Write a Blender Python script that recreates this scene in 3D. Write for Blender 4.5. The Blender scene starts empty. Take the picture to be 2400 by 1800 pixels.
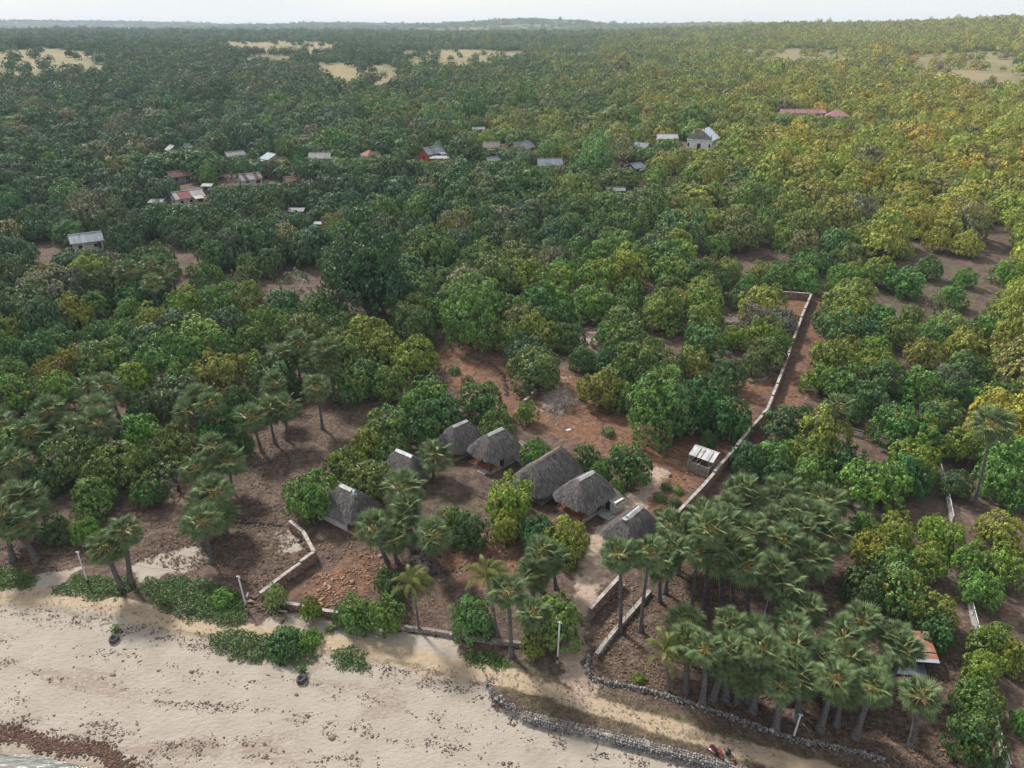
import bpy, math, random
import numpy as np
from mathutils import Matrix, Vector, Euler

# ------------------------------------------------------------------ camera, sky, sun, exposure
SC = bpy.context.scene
PITCH = math.radians(25.7); FPX = 1722.0; CZ = 65.0
cam = bpy.data.cameras.new("camera"); camo = bpy.data.objects.new("camera", cam)
SC.collection.objects.link(camo); SC.camera = camo
cam.sensor_width = 36.0; cam.lens = 36.0 * FPX / 2400.0
cam.clip_start = 0.5; cam.clip_end = 40000.0
camo.location = (0, 0, CZ); camo.rotation_euler = (math.pi / 2 - PITCH, 0, 0)

SUN_AZ = math.radians(-40); SUN_EL = math.radians(44)      # azimuth measured from +Y towards +X
W = bpy.data.worlds.new("World"); SC.world = W; W.use_nodes = True
nt = W.node_tree; nt.nodes.clear()
def N(t, ty, **kw):
    n = t.nodes.new(ty)
    for k, v in kw.items(): setattr(n, k, v)
    return n
out = N(nt, 'ShaderNodeOutputWorld'); bg = N(nt, 'ShaderNodeBackground'); bg.inputs[1].default_value = 0.1
sky = N(nt, 'ShaderNodeTexSky', sky_type='NISHITA', sun_disc=False, sun_elevation=SUN_EL, sun_rotation=SUN_AZ)
tc = N(nt, 'ShaderNodeTexCoord'); mp = N(nt, 'ShaderNodeMapping'); mp.inputs['Scale'].default_value = (1.0, 1.0, 5.0)
cn = N(nt, 'ShaderNodeTexNoise'); cn.inputs['Scale'].default_value = 3.0; cn.inputs['Detail'].default_value = 7
cr = N(nt, 'ShaderNodeMapRange'); cr.inputs[1].default_value = 0.3; cr.inputs[2].default_value = 0.7; cr.inputs[3].default_value = 0.75; cr.inputs[4].default_value = 1.0
mx = N(nt, 'ShaderNodeMix', data_type='RGBA'); mx.inputs[7].default_value = (5.5, 5.55, 5.6, 1)   # cloud deck radiance
nt.links.new(tc.outputs['Generated'], mp.inputs[0]); nt.links.new(mp.outputs[0], cn.inputs['Vector'])
nt.links.new(cn.outputs[0], cr.inputs[0]); nt.links.new(cr.outputs[0], mx.inputs[0])
nt.links.new(sky.outputs[0], mx.inputs[6]); nt.links.new(mx.outputs[2], bg.inputs[0]); nt.links.new(bg.outputs[0], out.inputs[0])
sl = bpy.data.lights.new("sun", 'SUN'); sl.energy = 4.0; sl.angle = math.radians(8); sl.color = (1.0, 0.955, 0.88)
so = bpy.data.objects.new("sun", sl); SC.collection.objects.link(so)
so.rotation_euler = (math.pi / 2 - SUN_EL, 0, math.pi - SUN_AZ)
SC.view_settings.view_transform = 'Standard'; SC.view_settings.look = 'None'
SC.view_settings.exposure = 0.75; SC.view_settings.gamma = 1.0; SC.view_settings.use_curve_mapping = False
SC.cycles.max_bounces = 3; SC.cycles.diffuse_bounces = 1; SC.cycles.transmission_bounces = 2
SC.cycles.transparent_max_bounces = 3; SC.cycles.volume_bounces = 0; SC.cycles.caustics_reflective = False
SC.cycles.use_denoising = True; SC.cycles.use_adaptive_sampling = True; SC.cycles.adaptive_threshold = .02

# ------------------------------------------------------------------ helpers
COL = SC.collection
rng = np.random.default_rng(7); random.seed(7)
PI = math.pi

def link(name, data=None, parent=None):
    o = bpy.data.objects.new(name, data); COL.objects.link(o)
    if parent is not None: o.parent = parent
    return o
def tag(o, label=None, cat=None, group=None, kind=None):
    if label: o["label"] = label
    if cat: o["category"] = cat
    if group: o["group"] = group
    if kind: o["kind"] = kind
    return o
def empty(name, loc, rz=0.0, label=None, cat=None, group=None):
    o = link(name); o.location = loc; o.rotation_euler = (0, 0, rz); o.empty_display_size = 0.3
    return tag(o, label, cat, group)
def mesh(name, V, F, mat=None, smooth=False, fattr=None, pattr=None):
    V = np.asarray(V, float).reshape(-1, 3)
    me = bpy.data.meshes.new(name)
    if isinstance(F, np.ndarray):
        k = F.shape[1]; n = len(F)
        me.vertices.add(len(V)); me.vertices.foreach_set("co", V.astype(np.float32).ravel())
        me.loops.add(n * k); me.loops.foreach_set("vertex_index", F.astype(np.int32).ravel())
        me.polygons.add(n); me.polygons.foreach_set("loop_start", np.arange(0, n * k, k, dtype=np.int32))
        me.update(calc_edges=True)
    else:
        me.from_pydata([tuple(v) for v in V], [], [tuple(int(i) for i in f) for f in F])
    if smooth: me.polygons.foreach_set("use_smooth", np.ones(len(me.polygons), bool))
    for dom, d in (('FACE', fattr), ('POINT', pattr)):
        for k2, a in (d or {}).items():
            at_ = me.attributes.new(k2, 'FLOAT', dom); at_.data.foreach_set("value", np.asarray(a, np.float32))
    if mat: me.materials.append(mat)
    return me
def part(name, VF, mat, parent=None, smooth=False, kind=None, label=None, **kw):
    o = link(name, mesh(name, VF[0], VF[1], mat, smooth, **kw), parent)
    return tag(o, label=label, kind=kind)
def join(lst):
    Vs, Fs, n = [], [], 0
    for V, F in lst:
        V = np.asarray(V, float).reshape(-1, 3); Vs.append(V)
        Fs += [tuple(i + n for i in f) for f in F]; n += len(V)
    return np.concatenate(Vs), Fs
BOXF = [(0, 1, 3, 2), (4, 6, 7, 5), (0, 4, 5, 1), (2, 3, 7, 6), (0, 2, 6, 4), (1, 5, 7, 3)]
BOXV = np.array([(x, y, z) for x in (-.5, .5) for y in (-.5, .5) for z in (-.5, .5)])
def box(c, s, rz=0.0, taper=1.0):
    V = BOXV * np.array(s)
    V[:, :2] *= np.where(V[:, 2:] > 0, taper, 1.0)
    ca, sa = math.cos(rz), math.sin(rz)
    V = np.stack([V[:, 0] * ca - V[:, 1] * sa, V[:, 0] * sa + V[:, 1] * ca, V[:, 2]], 1) + np.array(c)
    return V, list(BOXF)
def beam(a, b, w, h):
    a, b = np.array(a, float), np.array(b, float); d = b - a; L = np.linalg.norm(d); x = d / L
    y = np.cross((0, 0, 1), x); ny = np.linalg.norm(y); y = y / ny if ny > 1e-6 else np.array((0, 1.0, 0)); z = np.cross(x, y)
    V = BOXV * np.array((L, w, h)); V = V @ np.stack([x, y, z]) + (a + b) / 2
    return V, list(BOXF)
def tube(path, rad, n=6, cap=True):
    path = np.array(path, float); rad = np.broadcast_to(np.array(rad, float), (len(path),))
    T = np.gradient(path, axis=0); T /= np.linalg.norm(T, axis=1)[:, None] + 1e-9
    ref = np.array((0.13, 0.97, 0.2)); X = np.cross(T, ref); X /= np.linalg.norm(X, axis=1)[:, None] + 1e-9
    Y = np.cross(T, X); a = np.arange(n) * 2 * PI / n
    V = path[:, None] + rad[:, None, None] * (np.cos(a)[None, :, None] * X[:, None] + np.sin(a)[None, :, None] * Y[:, None])
    m = len(path); F = [(i * n + j, i * n + (j + 1) % n, (i + 1) * n + (j + 1) % n, (i + 1) * n + j) for i in range(m - 1) for j in range(n)]
    if cap: F += [tuple(range(n))[::-1], tuple((m - 1) * n + j for j in range(n))]
    return V.reshape(-1, 3), F
def rot(V, rx=0, ry=0, rz=0):
    M = np.array(Euler((rx, ry, rz)).to_matrix()); return np.asarray(V) @ M.T

def hsh(ix, iy, s):
    h = (ix.astype(np.int64) * 374761393 + iy.astype(np.int64) * 668265263 + s * 1442695041) & 0xffffffff
    h = ((h ^ (h >> 13)) * 1274126177) & 0xffffffff
    return ((h ^ (h >> 16)) & 0xffff) / 65535.0
def vn(x, y, s=0):
    x = np.asarray(x, float); y = np.asarray(y, float)
    ix, iy = np.floor(x), np.floor(y); fx, fy = x - ix, y - iy
    fx = fx * fx * (3 - 2 * fx); fy = fy * fy * (3 - 2 * fy)
    a, b, c, d = hsh(ix, iy, s), hsh(ix + 1, iy, s), hsh(ix, iy + 1, s), hsh(ix + 1, iy + 1, s)
    return a + (b - a) * fx + (c - a) * fy + (a - b - c + d) * fx * fy
def fbm(x, y, s=0, o=4):
    r, a, t = 0, 0.5, 0
    for i in range(o):
        r = r + a * vn(np.asarray(x) * 2 ** i, np.asarray(y) * 2 ** i, s + i); t += a; a *= 0.5
    return r / t

# ------------------------------------------------------------------ terrain height
def flat(u, v, z=0.0):
    a, b = (u - 1200) / FPX, -(v - 900) / FPX
    d = np.array([a, math.cos(PITCH) + math.sin(PITCH) * b, -math.sin(PITCH) + math.cos(PITCH) * b])
    t = (z - CZ) / d[2]
    return d[:2] * t
BANK_PX = [(-900, 1340), (-300, 1380), (0, 1403), (110, 1415), (165, 1428), (203, 1450), (228, 1437), (285, 1450), (350, 1456), (400, 1476), (470, 1488), (560, 1497),
           (700, 1505), (800, 1532), (930, 1548), (1100, 1584), (1135, 1604), (1160, 1640), (1225, 1676), (1400, 1716), (1600, 1766), (1760, 1812), (2000, 1880), (2400, 1990)]
BANK = np.array([flat(*p) for p in BANK_PX]); BANK = BANK[np.argsort(BANK[:, 0])]
YS = np.array([0, 40, 80, 100, 150, 200, 250, 300, 335, 415, 490, 700, 900, 1100, 1400, 1900, 2600, 3600, 4600, 6000, 8000, 14000.])
ZC = np.array([0, 0, .3, .7, 2.2, 4.6, 8.3, 12.2, 13.8, 14.6, 18.5, 22, 24, 28, 35, 48, 57, 62, 114, 70, 55, 40.])
ZL = np.array([0, 0, .3, .7, 2.2, 4.6, 8.3, 12.2, 13.8, 14.6, 18.5, 27, 36, 46, 47, 50, 52, 52, 54, 138, 60, 40.])
ZR = np.array([0, 0, .3, .7, 2.2, 4.6, 8.3, 12.2, 13.8, 14.6, 18.5, 25, 32, 44, 60, 83, 80, 70, 60, 60, 50, 40.])
ZM = np.array([0, 0, .3, .7, 2.2, 4.6, 8.3, 12.2, 13.8, 14.6, 18.5, 23, 27, 34, 45, 64, 68, 66, 96, 65, 50, 40.])
_lg = np.linspace(0, math.log(14100), 500)
def _tab(Z):
    t = np.interp(np.exp(_lg), YS, Z); k = np.hanning(15); k /= k.sum()
    s = np.convolve(np.pad(t, 7, mode='edge'), k, 'valid'); return s
_T = np.stack([_tab(ZL), _tab((ZL + ZC) / 2), _tab(ZC), _tab(ZM), _tab(ZR)])
_A = np.array([-0.62, -0.22, 0.05, 0.38, 0.66])
def H(x, y):
    x = np.asarray(x, float); y = np.asarray(y, float)
    yy = np.maximum(y, 1.5); a = np.clip(x / np.maximum(y, 60), -0.62, 0.66)
    l = np.log(yy); rows = np.stack([np.interp(l, _lg, t) for t in _T])
    k = np.clip(np.searchsorted(_A, a, side='right') - 1, 0, 3); f = (a - _A[k]) / (_A[k + 1] - _A[k]); f = f * f * (3 - 2 * f)
    z = np.take_along_axis(rows, k[None], 0)[0] * (1 - f) + np.take_along_axis(rows, k[None] + 1, 0)[0] * f
    amp = np.interp(yy, [0, 100, 300, 800, 2000, 5000, 14000], [.25, .3, 1.2, 5, 10, 30, 30])
    sc = np.interp(yy, [0, 150, 600, 3000, 14000], [14, 30, 160, 700, 1500])
    sc = np.where(yy < 250, 22., np.where(yy < 900, 170., 600.))
    n1 = fbm(x / 22., yy / 22., 3) - .5; n2 = fbm(x / 170., yy / 170., 5) - .5; n3 = fbm(x / 700., yy / 700., 9) - .5
    z = z + n1 * np.interp(yy, [0, 80, 300], [.3, .5, .8]) + n2 * np.interp(yy, [120, 400, 900], [0, 3, 7]) + n3 * np.interp(yy, [700, 1500, 5000], [0, 12, 45])
    yb = np.interp(x, BANK[:, 0], BANK[:, 1]); d = yb - y + (fbm(x / 1.7, y / 1.7, 31) - .5) * .9
    step = np.interp(x, [BANK[0, 0], -14, 0.5, 3.5, 60], [.28, .28, .7, .85, .85])
    s = np.clip(d / .45, 0, 1); s = s * s * (3 - 2 * s)
    beach = -step * s - np.interp(x, [-34, 6], [.08, .025]) * np.maximum(d, 0)
    near = np.clip((140 - y) / 40, 0, 1)
    return z + beach * near
def at(u, v, dz=0.0):
    a, b = (u - 1200) / FPX, -(v - 900) / FPX
    d = np.array([a, math.cos(PITCH) + math.sin(PITCH) * b, -math.sin(PITCH) + math.cos(PITCH) * b])
    if v > 250:
        z = 3.0
        for _ in range(14):
            t = (z - CZ) / d[2]; z = .5 * z + .5 * (float(H(d[0] * t, d[1] * t)) + dz)
        t = (z - CZ) / d[2]
    else:
        ts = np.geomspace(150, 9000, 1500); zz = CZ + d[2] * ts - H(d[0] * ts, d[1] * ts) - dz
        k = np.argmax(zz < 0); t = ts[k] if (zz < 0).any() else 3000
    p = np.array([0, 0, CZ]) + d * t
    return np.array([p[0], p[1], p[2] - dz])
def depth(p): return p[1] * math.cos(PITCH) + (CZ - p[2]) * math.sin(PITCH)
def proj(p):
    dx, dy, dz = p[0], p[1], p[2] - CZ
    w = dy * math.cos(PITCH) - dz * math.sin(PITCH); up = dy * math.sin(PITCH) + dz * math.cos(PITCH)
    return 1200 + FPX * dx / w, 900 - FPX * up / w
def polypx(pts): return np.array([at(*p)[:2] for p in pts])
def sdpoly(P, poly):
    d = np.full(len(P), 1e9); ins = np.zeros(len(P), bool); n = len(poly)
    for i in range(n):
        a, b = poly[i], poly[(i + 1) % n]; e = b - a; w = P - a
        t = np.clip((w @ e) / (e @ e + 1e-9), 0, 1); q = w - t[:, None] * e; d = np.minimum(d, np.hypot(q[:, 0], q[:, 1]))
        c = ((a[1] > P[:, 1]) != (b[1] > P[:, 1])) & (P[:, 0] < (b[0] - a[0]) * (P[:, 1] - a[1]) / (b[1] - a[1] + 1e-12) + a[0]); ins ^= c
    return np.where(ins, d, -d)
def sdline(P, pts):
    d = np.full(len(P), 1e9)
    for a, b in zip(pts[:-1], pts[1:]):
        e = b - a; w = P - a; t = np.clip((w @ e) / (e @ e + 1e-9), 0, 1); q = w - t[:, None] * e; d = np.minimum(d, np.hypot(q[:, 0], q[:, 1]))
    return d
def resample(pts, step):
    pts = np.asarray(pts, float); s = np.r_[0, np.cumsum(np.linalg.norm(np.diff(pts[:, :2], axis=0), axis=1))]
    n = max(2, int(round(s[-1] / step)) + 1); q = np.linspace(0, s[-1], n)
    return np.stack([np.interp(q, s, pts[:, k]) for k in range(pts.shape[1])], 1)

# ------------------------------------------------------------------ materials
def newmat(name):
    m = bpy.data.materials.new(name); m.use_nodes = True; m.node_tree.nodes.clear()
    t = m.node_tree; o = N(t, 'ShaderNodeOutputMaterial'); return m, t, o
def rgba(c): return (c[0], c[1], c[2], 1.0)
def mixc(t, f, a, b, typ='MIX'):
    n = N(t, 'ShaderNodeMix', data_type='RGBA', blend_type=typ)
    for s, v in ((0, f), (6, a), (7, b)):
        if isinstance(v, bpy.types.NodeSocket): t.links.new(v, n.inputs[s])
        elif isinstance(v, (tuple, list)): n.inputs[s].default_value = rgba(v)
        else: n.inputs[s].default_value = v
    return n.outputs[2]
def mth(t, op, a, b=None, c=None, clamp=False):
    n = N(t, 'ShaderNodeMath', operation=op, use_clamp=clamp)
    for i, v in enumerate((a, b, c)):
        if v is None: continue
        if isinstance(v, bpy.types.NodeSocket): t.links.new(v, n.inputs[i])
        else: n.inputs[i].default_value = v
    return n.outputs[0]
def ramp(t, x, lo, hi, a=0.0, b=1.0):
    n = N(t, 'ShaderNodeMapRange', interpolation_type='SMOOTHSTEP'); t.links.new(x, n.inputs[0])
    for i, v in enumerate((lo, hi, a, b)): n.inputs[i + 1].default_value = v
    return n.outputs[0]
def noise(t, vec, scale, detail=4, rough=.55, dist=0.0):
    n = N(t, 'ShaderNodeTexNoise'); n.inputs['Scale'].default_value = scale; n.inputs['Detail'].default_value = detail
    n.inputs['Roughness'].default_value = rough; n.inputs['Distortion'].default_value = dist
    if vec is not None: t.links.new(vec, n.inputs['Vector'])
    return n.outputs[0]
def attr(t, name, typ='GEOMETRY', out='Fac'):
    n = N(t, 'ShaderNodeAttribute', attribute_name=name, attribute_type=typ); return n.outputs[out]
def bsdf(t, o, col, rough=.8, spec=.3, metal=0.0, bump=None, bstr=.3, bdist=.05):
    b = N(t, 'ShaderNodeBsdfPrincipled')
    if isinstance(col, bpy.types.NodeSocket): t.links.new(col, b.inputs['Base Color'])
    else: b.inputs['Base Color'].default_value = rgba(col)
    if isinstance(rough, bpy.types.NodeSocket): t.links.new(rough, b.inputs['Roughness'])
    else: b.inputs['Roughness'].default_value = rough
    b.inputs['Specular IOR Level'].default_value = spec; b.inputs['Metallic'].default_value = metal
    if bump is not None:
        n = N(t, 'ShaderNodeBump'); n.inputs['Strength'].default_value = bstr; n.inputs['Distance'].default_value = bdist
        t.links.new(bump, n.inputs['Height']); t.links.new(n.outputs[0], b.inputs['Normal'])
    t.links.new(b.outputs[0], o.inputs[0]); return b
MATS = {}
def mat(name, col, rough=.8, spec=.3, metal=0.0, var=.25, scale=2.0, dirt=None, dscale=.7, bstr=.25):
    """weathered plain surface: noise-broken colour, optional dirt colour, fine relief"""
    if name in MATS: return MATS[name]
    m, t, o = newmat(name); tc = N(t, 'ShaderNodeTexCoord'); ob = tc.outputs['Object']
    n1 = noise(t, ob, scale, 6); f = ramp(t, n1, .3, .7, 1 - var, 1 + var)
    c = mixc(t, 1.0, col, (1, 1, 1)); mm = N(t, 'ShaderNodeMix', data_type='RGBA', blend_type='MULTIPLY'); mm.inputs[0].default_value = 1
    mm.inputs[6].default_value = rgba(col); t.links.new(f, mm.inputs[7]); c = mm.outputs[2]
    if dirt: c = mixc(t, ramp(t, noise(t, ob, dscale, 8, .65, .4), .48, .66), c, dirt)
    bsdf(t, o, c, rough, spec, metal, noise(t, ob, scale * 6, 5), bstr, .03)
    MATS[name] = m; return m

def leafmat(name, trans=.16, rough=.5, flushcol=(.26, .245, .03)):
    m, t, o = newmat(name)
    tint = attr(t, 'tint', 'INSTANCER', 'Vector'); fl = attr(t, 'flush', 'INSTANCER', 'Fac')
    lv = attr(t, 'lv'); lf = attr(t, 'lf')
    br = ramp(t, lv, 0, 1, .3, 1.8)
    mm = N(t, 'ShaderNodeMix', data_type='RGBA', blend_type='MULTIPLY'); mm.inputs[0].default_value = 1
    t.links.new(tint, mm.inputs[6]); t.links.new(br, mm.inputs[7])
    k = mth(t, 'MULTIPLY', mth(t, 'LESS_THAN', lf, fl), .8)
    c = mixc(t, k, mm.outputs[2], flushcol)
    b = N(t, 'ShaderNodeBsdfPrincipled'); t.links.new(c, b.inputs['Base Color']); b.inputs['Roughness'].default_value = rough; b.inputs['Specular IOR Level'].default_value = .35
    tr = N(t, 'ShaderNodeBsdfTranslucent'); t.links.new(mixc(t, .5, c, (.10, .16, .02)), tr.inputs[0])
    ms = N(t, 'ShaderNodeMixShader'); ms.inputs[0].default_value = trans
    t.links.new(b.outputs[0], ms.inputs[1]); t.links.new(tr.outputs[0], ms.inputs[2]); t.links.new(ms.outputs[0], o.inputs[0])
    return m
M_LEAF = leafmat('mango_leaf'); M_BARK = mat('bark', (.12, .10, .085), scale=4, dirt=(.05, .042, .036)); M_PTRUNK = mat('palm_bark', (.105, .098, .10), scale=5, dirt=(.04, .037, .036), dscale=3)
def simple_leaf(name, col, col2, trans=.2, rough=.45):
    m, t, o = newmat(name); lv = attr(t, 'lv'); oi = N(t, 'ShaderNodeObjectInfo')
    f = mth(t, 'ADD', mth(t, 'MULTIPLY', lv, .75), mth(t, 'MULTIPLY', oi.outputs['Random'], .35), clamp=True)
    c = mixc(t, f, col, col2); b = N(t, 'ShaderNodeBsdfPrincipled'); t.links.new(c, b.inputs['Base Color']); b.inputs['Roughness'].default_value = rough
    b.inputs['Specular IOR Level'].default_value = .2
    tr = N(t, 'ShaderNodeBsdfTranslucent'); t.links.new(c, tr.inputs[0]); ms = N(t, 'ShaderNodeMixShader'); ms.inputs[0].default_value = trans
    t.links.new(b.outputs[0], ms.inputs[1]); t.links.new(tr.outputs[0], ms.inputs[2]); t.links.new(ms.outputs[0], o.inputs[0]); return m
M_FAN = simple_leaf('fan_leaf', (.055, .108, .040), (.19, .25, .11))
M_DRYFAN = simple_leaf('dry_leaf', (.10, .075, .055), (.25, .20, .15), .1, .8)
M_PETIOLE = mat('petiole', (.42, .30, .085), rough=.5, var=.3)
M_COCO = simple_leaf('coconut_leaf', (.07, .10, .025), (.20, .20, .06), .25)
M_CREEP = simple_leaf('creeper_leaf', (.035, .085, .018), (.085, .155, .035), .25)
M_LITTER = simple_leaf('leaf_litter', (.045, .028, .02), (.22, .15, .105), .0, .9)

# ground: one material, the zones come in as distance attributes and are broken up by noise
def ground_material():
    m, t, o = newmat('ground_surface'); geo = N(t, 'ShaderNodeNewGeometry'); P = geo.outputs['Position']
    n_b = noise(t, P, .35, 8, .62); n_m = noise(t, P, 1.6, 7, .65); n_f = noise(t, P, 7.0, 6, .7); n_l = noise(t, P, .03, 5)
    def zone(a, amp, w):
        e = mth(t, 'ADD', attr(t, a), mth(t, 'MULTIPLY', mth(t, 'SUBTRACT', n_b, .5), amp * 4)); e = mth(t, 'ADD', e, mth(t, 'MULTIPLY', mth(t, 'SUBTRACT', n_m, .5), amp * 2))
        return ramp(t, e, -w, w)
    soil = mixc(t, ramp(t, n_b, .3, .7), (.07, .047, .038), (.115, .078, .06)); soil = mixc(t, ramp(t, n_m, .45, .75), soil, (.055, .042, .036))
    far = mixc(t, ramp(t, n_l, .35, .65), (.045, .062, .028), (.07, .078, .036)); far = mixc(t, attr(t, 'field'), far, mixc(t, ramp(t, noise(t, P, .012, 6), .35, .65), (.20, .158, .08), (.13, .12, .055)))
    c = mixc(t, attr(t, 'far'), soil, far)
    dry = mixc(t, ramp(t, n_m, .35, .65), (.098, .076, .05), (.06, .05, .033))
    c = mixc(t, zone('dry', 2.2, .6), c, dry)
    red = mixc(t, ramp(t, n_b, .3, .72), (.150, .074, .042), (.096, .056, .038)); red = mixc(t, ramp(t, n_m, .5, .78), red, (.175, .12, .092))
    c = mixc(t, zone('red', 3.0, 1.0), c, red)
    lit = mixc(t, ramp(t, n_m, .35, .65), (.045, .032, .026), (.115, .08, .06)); lit = mixc(t, ramp(t, n_f, .56, .7), lit, (.22, .165, .12))
    c = mixc(t, zone('litter', 2.5, .7), c, lit)
    pale = mixc(t, ramp(t, n_f, .35, .65), (.17, .125, .10), (.32, .275, .24)); c = mixc(t, zone('pale', 3.2, .5), c, pale)
    mot = N(t, 'ShaderNodeMix', data_type='RGBA', blend_type='MULTIPLY'); mot.inputs[0].default_value = 1; t.links.new(c, mot.inputs[6])
    t.links.new(mth(t, 'MULTIPLY', ramp(t, noise(t, P, .9, 9, .72, .6), .34, .66, .62, 1.42), ramp(t, noise(t, P, 4.5, 8, .75), .36, .64, .68, 1.35)), mot.inputs[7]); c = mot.outputs[2]
    c = mixc(t, mth(t, 'MULTIPLY', ramp(t, noise(t, P, 2.6, 8, .78, .5), .57, .64), mth(t, 'SUBTRACT', 1.0, attr(t, 'far'))), c, (.036, .027, .023)); c = mixc(t, mth(t, 'MULTIPLY', ramp(t, noise(t, P, 5.5, 7, .75, .3), .62, .68), .7), c, (.21, .165, .13))
    # sand with wind ripples, footprints, strips of stranded weed
    sn = mixc(t, ramp(t, n_b, .3, .7), (.272, .234, .194), (.312, .275, .234)); sn = mixc(t, ramp(t, n_f, .55, .75), sn, (.245, .205, .170))
    mp = N(t, 'ShaderNodeMapping'); mp.inputs['Rotation'].default_value = (0, 0, math.radians(22)); mp.inputs['Scale'].default_value = (.55, 1.6, 1); t.links.new(P, mp.inputs[0])
    w1 = noise(t, mp.outputs[0], 1.9, 9, .75, .9); w2 = noise(t, mp.outputs[0], .13, 4, .5, .5); w3 = noise(t, P, 3.2, 6, .7, .3)
    band = ramp(t, w2, .48, .66); thr = mth(t, 'ADD', mth(t, 'MULTIPLY', band, .17), mth(t, 'MULTIPLY', attr(t, 'wrack'), .13))
    weed = ramp(t, mth(t, 'ADD', mth(t, 'ADD', mth(t, 'MULTIPLY', w1, .6), mth(t, 'MULTIPLY', w3, .4)), thr), .615, .66)
    sn = mixc(t, mth(t, 'MULTIPLY', weed, .45), sn, mixc(t, n_f, (.13, .085, .066), (.21, .15, .12)))
    wet = attr(t, 'wet'); sn = mixc(t, wet, sn, (.20, .15, .105))
    sz = zone('sand', 1.1, .3); c = mixc(t, sz, c, sn)
    trk = mixc(t, ramp(t, n_m, .3, .7), (.29, .222, .15), (.345, .275, .20)); c = mixc(t, zone('track', .45, .3), c, trk)
    mud = mixc(t, ramp(t, n_m, .3, .7), (.26, .19, .145), (.36, .285, .23)); c = mixc(t, zone('lane', 1.2, .5), c, mud)
    vo = N(t, 'ShaderNodeTexVoronoi', feature='SMOOTH_F1'); vo.inputs['Scale'].default_value = 2.4; vo.inputs['Smoothness'].default_value = .5; t.links.new(mp.outputs[0], vo.inputs['Vector'])
    hgt = mth(t, 'ADD', mth(t, 'MULTIPLY', vo.outputs[0], .5), mth(t, 'ADD', n_m, mth(t, 'MULTIPLY', n_f, .5)))
    rgh = mth(t, 'SUBTRACT', .95, mth(t, 'MULTIPLY', wet, .5))
    bsdf(t, o, c, rgh, .2, 0, hgt, .65, .2); return m
M_GROUND = ground_material()

# ------------------------------------------------------------------ ground sheet (fan of cells, finer near the camera)
rows = np.concatenate([np.geomspace(7, 46, 60)[:-1], np.geomspace(46, 190, 300)[:-1], np.geomspace(190, 14000, 210)])
cols = np.concatenate([np.linspace(-1.9, -.85, 14)[:-1], np.linspace(-.85, .85, 400), np.linspace(.85, 1.9, 14)[1:]])
GX = (cols[None, :] * np.maximum(rows, 30)[:, None]); GY = np.repeat(rows[:, None], len(cols), 1)
gx, gy = GX.ravel(), GY.ravel(); gz = H(gx, gy); GP = np.stack([gx, gy], 1)
nearm = gy < 320
def nz(fn):
    r = np.full(len(gx), -4.0); r[nearm] = np.clip(fn(GP[nearm]), -4, 4); return r
def polys(*pp): 
    ws = [polypx(p) for p in pp]
    return lambda P: np.max([sdpoly(P, w) for w in ws], 0)
bank_d = np.interp(gx, BANK[:, 0], BANK[:, 1]) - gy
upper = polys([(-200, 1370), (0, 1378), (100, 1380), (230, 1390), (330, 1428), (480, 1470), (610, 1462), (640, 1438), (720, 1440), (800, 1458), (930, 1472), (1060, 1498), (1085, 1545), (1110, 1590), (700, 1520), (300, 1470), (0, 1430), (-200, 1410)],
              [(300, 1330), (370, 1295), (460, 1283), (487, 1300), (450, 1335), (330, 1362)], [(90, 1345), (190, 1330), (160, 1370), (60, 1385)], [(640, 1250), (680, 1240), (700, 1290), (660, 1300)])
SEA_Z = float(H(*at(205, 1792)[:2])) 
A = {}
A['sand'] = np.maximum(np.clip(bank_d, -4, 4), nz(upper))
TRACK = [(-260, 1385), (-60, 1392), (60, 1396), (130, 1402), (300, 1424), (420, 1462), (560, 1482), (700, 1494), (800, 1514), (950, 1538), (1100, 1572), (1220, 1594), (1350, 1638), (1500, 1684), (1620, 1722), (1760, 1764), (1950, 1815), (2150, 1870)]
tw = resample(polypx(TRACK), 2.0)
A['track'] = nz(lambda P: np.interp(P[:, 0], [-10, 5], [1.1, .75]) + .5 * fbm(P[:, 0] / 5, P[:, 1] / 5, 77) - sdline(P, tw))
LANE = [(1370, 1620), (1345, 1560), (1335, 1500), (1350, 1440), (1385, 1365), (1400, 1300), (1425, 1245), (1480, 1185), (1515, 1150), (1540, 1110)]
lw = polypx(LANE); A['lane'] = nz(lambda P: 1.5 - sdline(P, lw))
RED = polys([(1010, 830), (1080, 790), (1180, 800), (1215, 870), (1330, 860), (1420, 940), (1560, 1010), (1640, 960), (1760, 830), (1800, 740), (1870, 690), (1900, 700), (1860, 800), (1820, 900), (1740, 1020), (1660, 1120), (1560, 1200), (1500, 1180), (1400, 1050), (1250, 1010), (1130, 960), (1040, 900)],
            [(1910, 700), (1960, 660), (1930, 800), (1880, 940), (1800, 1040), (1740, 1090), (1860, 850)], [(760, 1330), (830, 1310), (880, 1290), (900, 1360), (870, 1400), (740, 1420), (680, 1390)], [(990, 1300), (1200, 1220), (1300, 1230), (1260, 1330), (1100, 1380)])
A['red'] = nz(RED)
A['pale'] = nz(polys([(1265, 925), (1300, 905), (1345, 915), (1355, 940), (1300, 965), (1262, 955)], [(1760, 860), (1800, 858), (1822, 872), (1800, 892), (1765, 888)], [(1690, 742), (1722, 738), (1722, 758), (1694, 760)], [(1375, 770), (1395, 770), (1398, 800), (1378, 815)],
                     [(1985, 1190), (2030, 1172), (2072, 1195), (2050, 1212)], [(1320, 890), (1345, 890), (1350, 905), (1325, 908)], [(965, 1310), (1012, 1300), (1012, 1345), (985, 1340)]))
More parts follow.
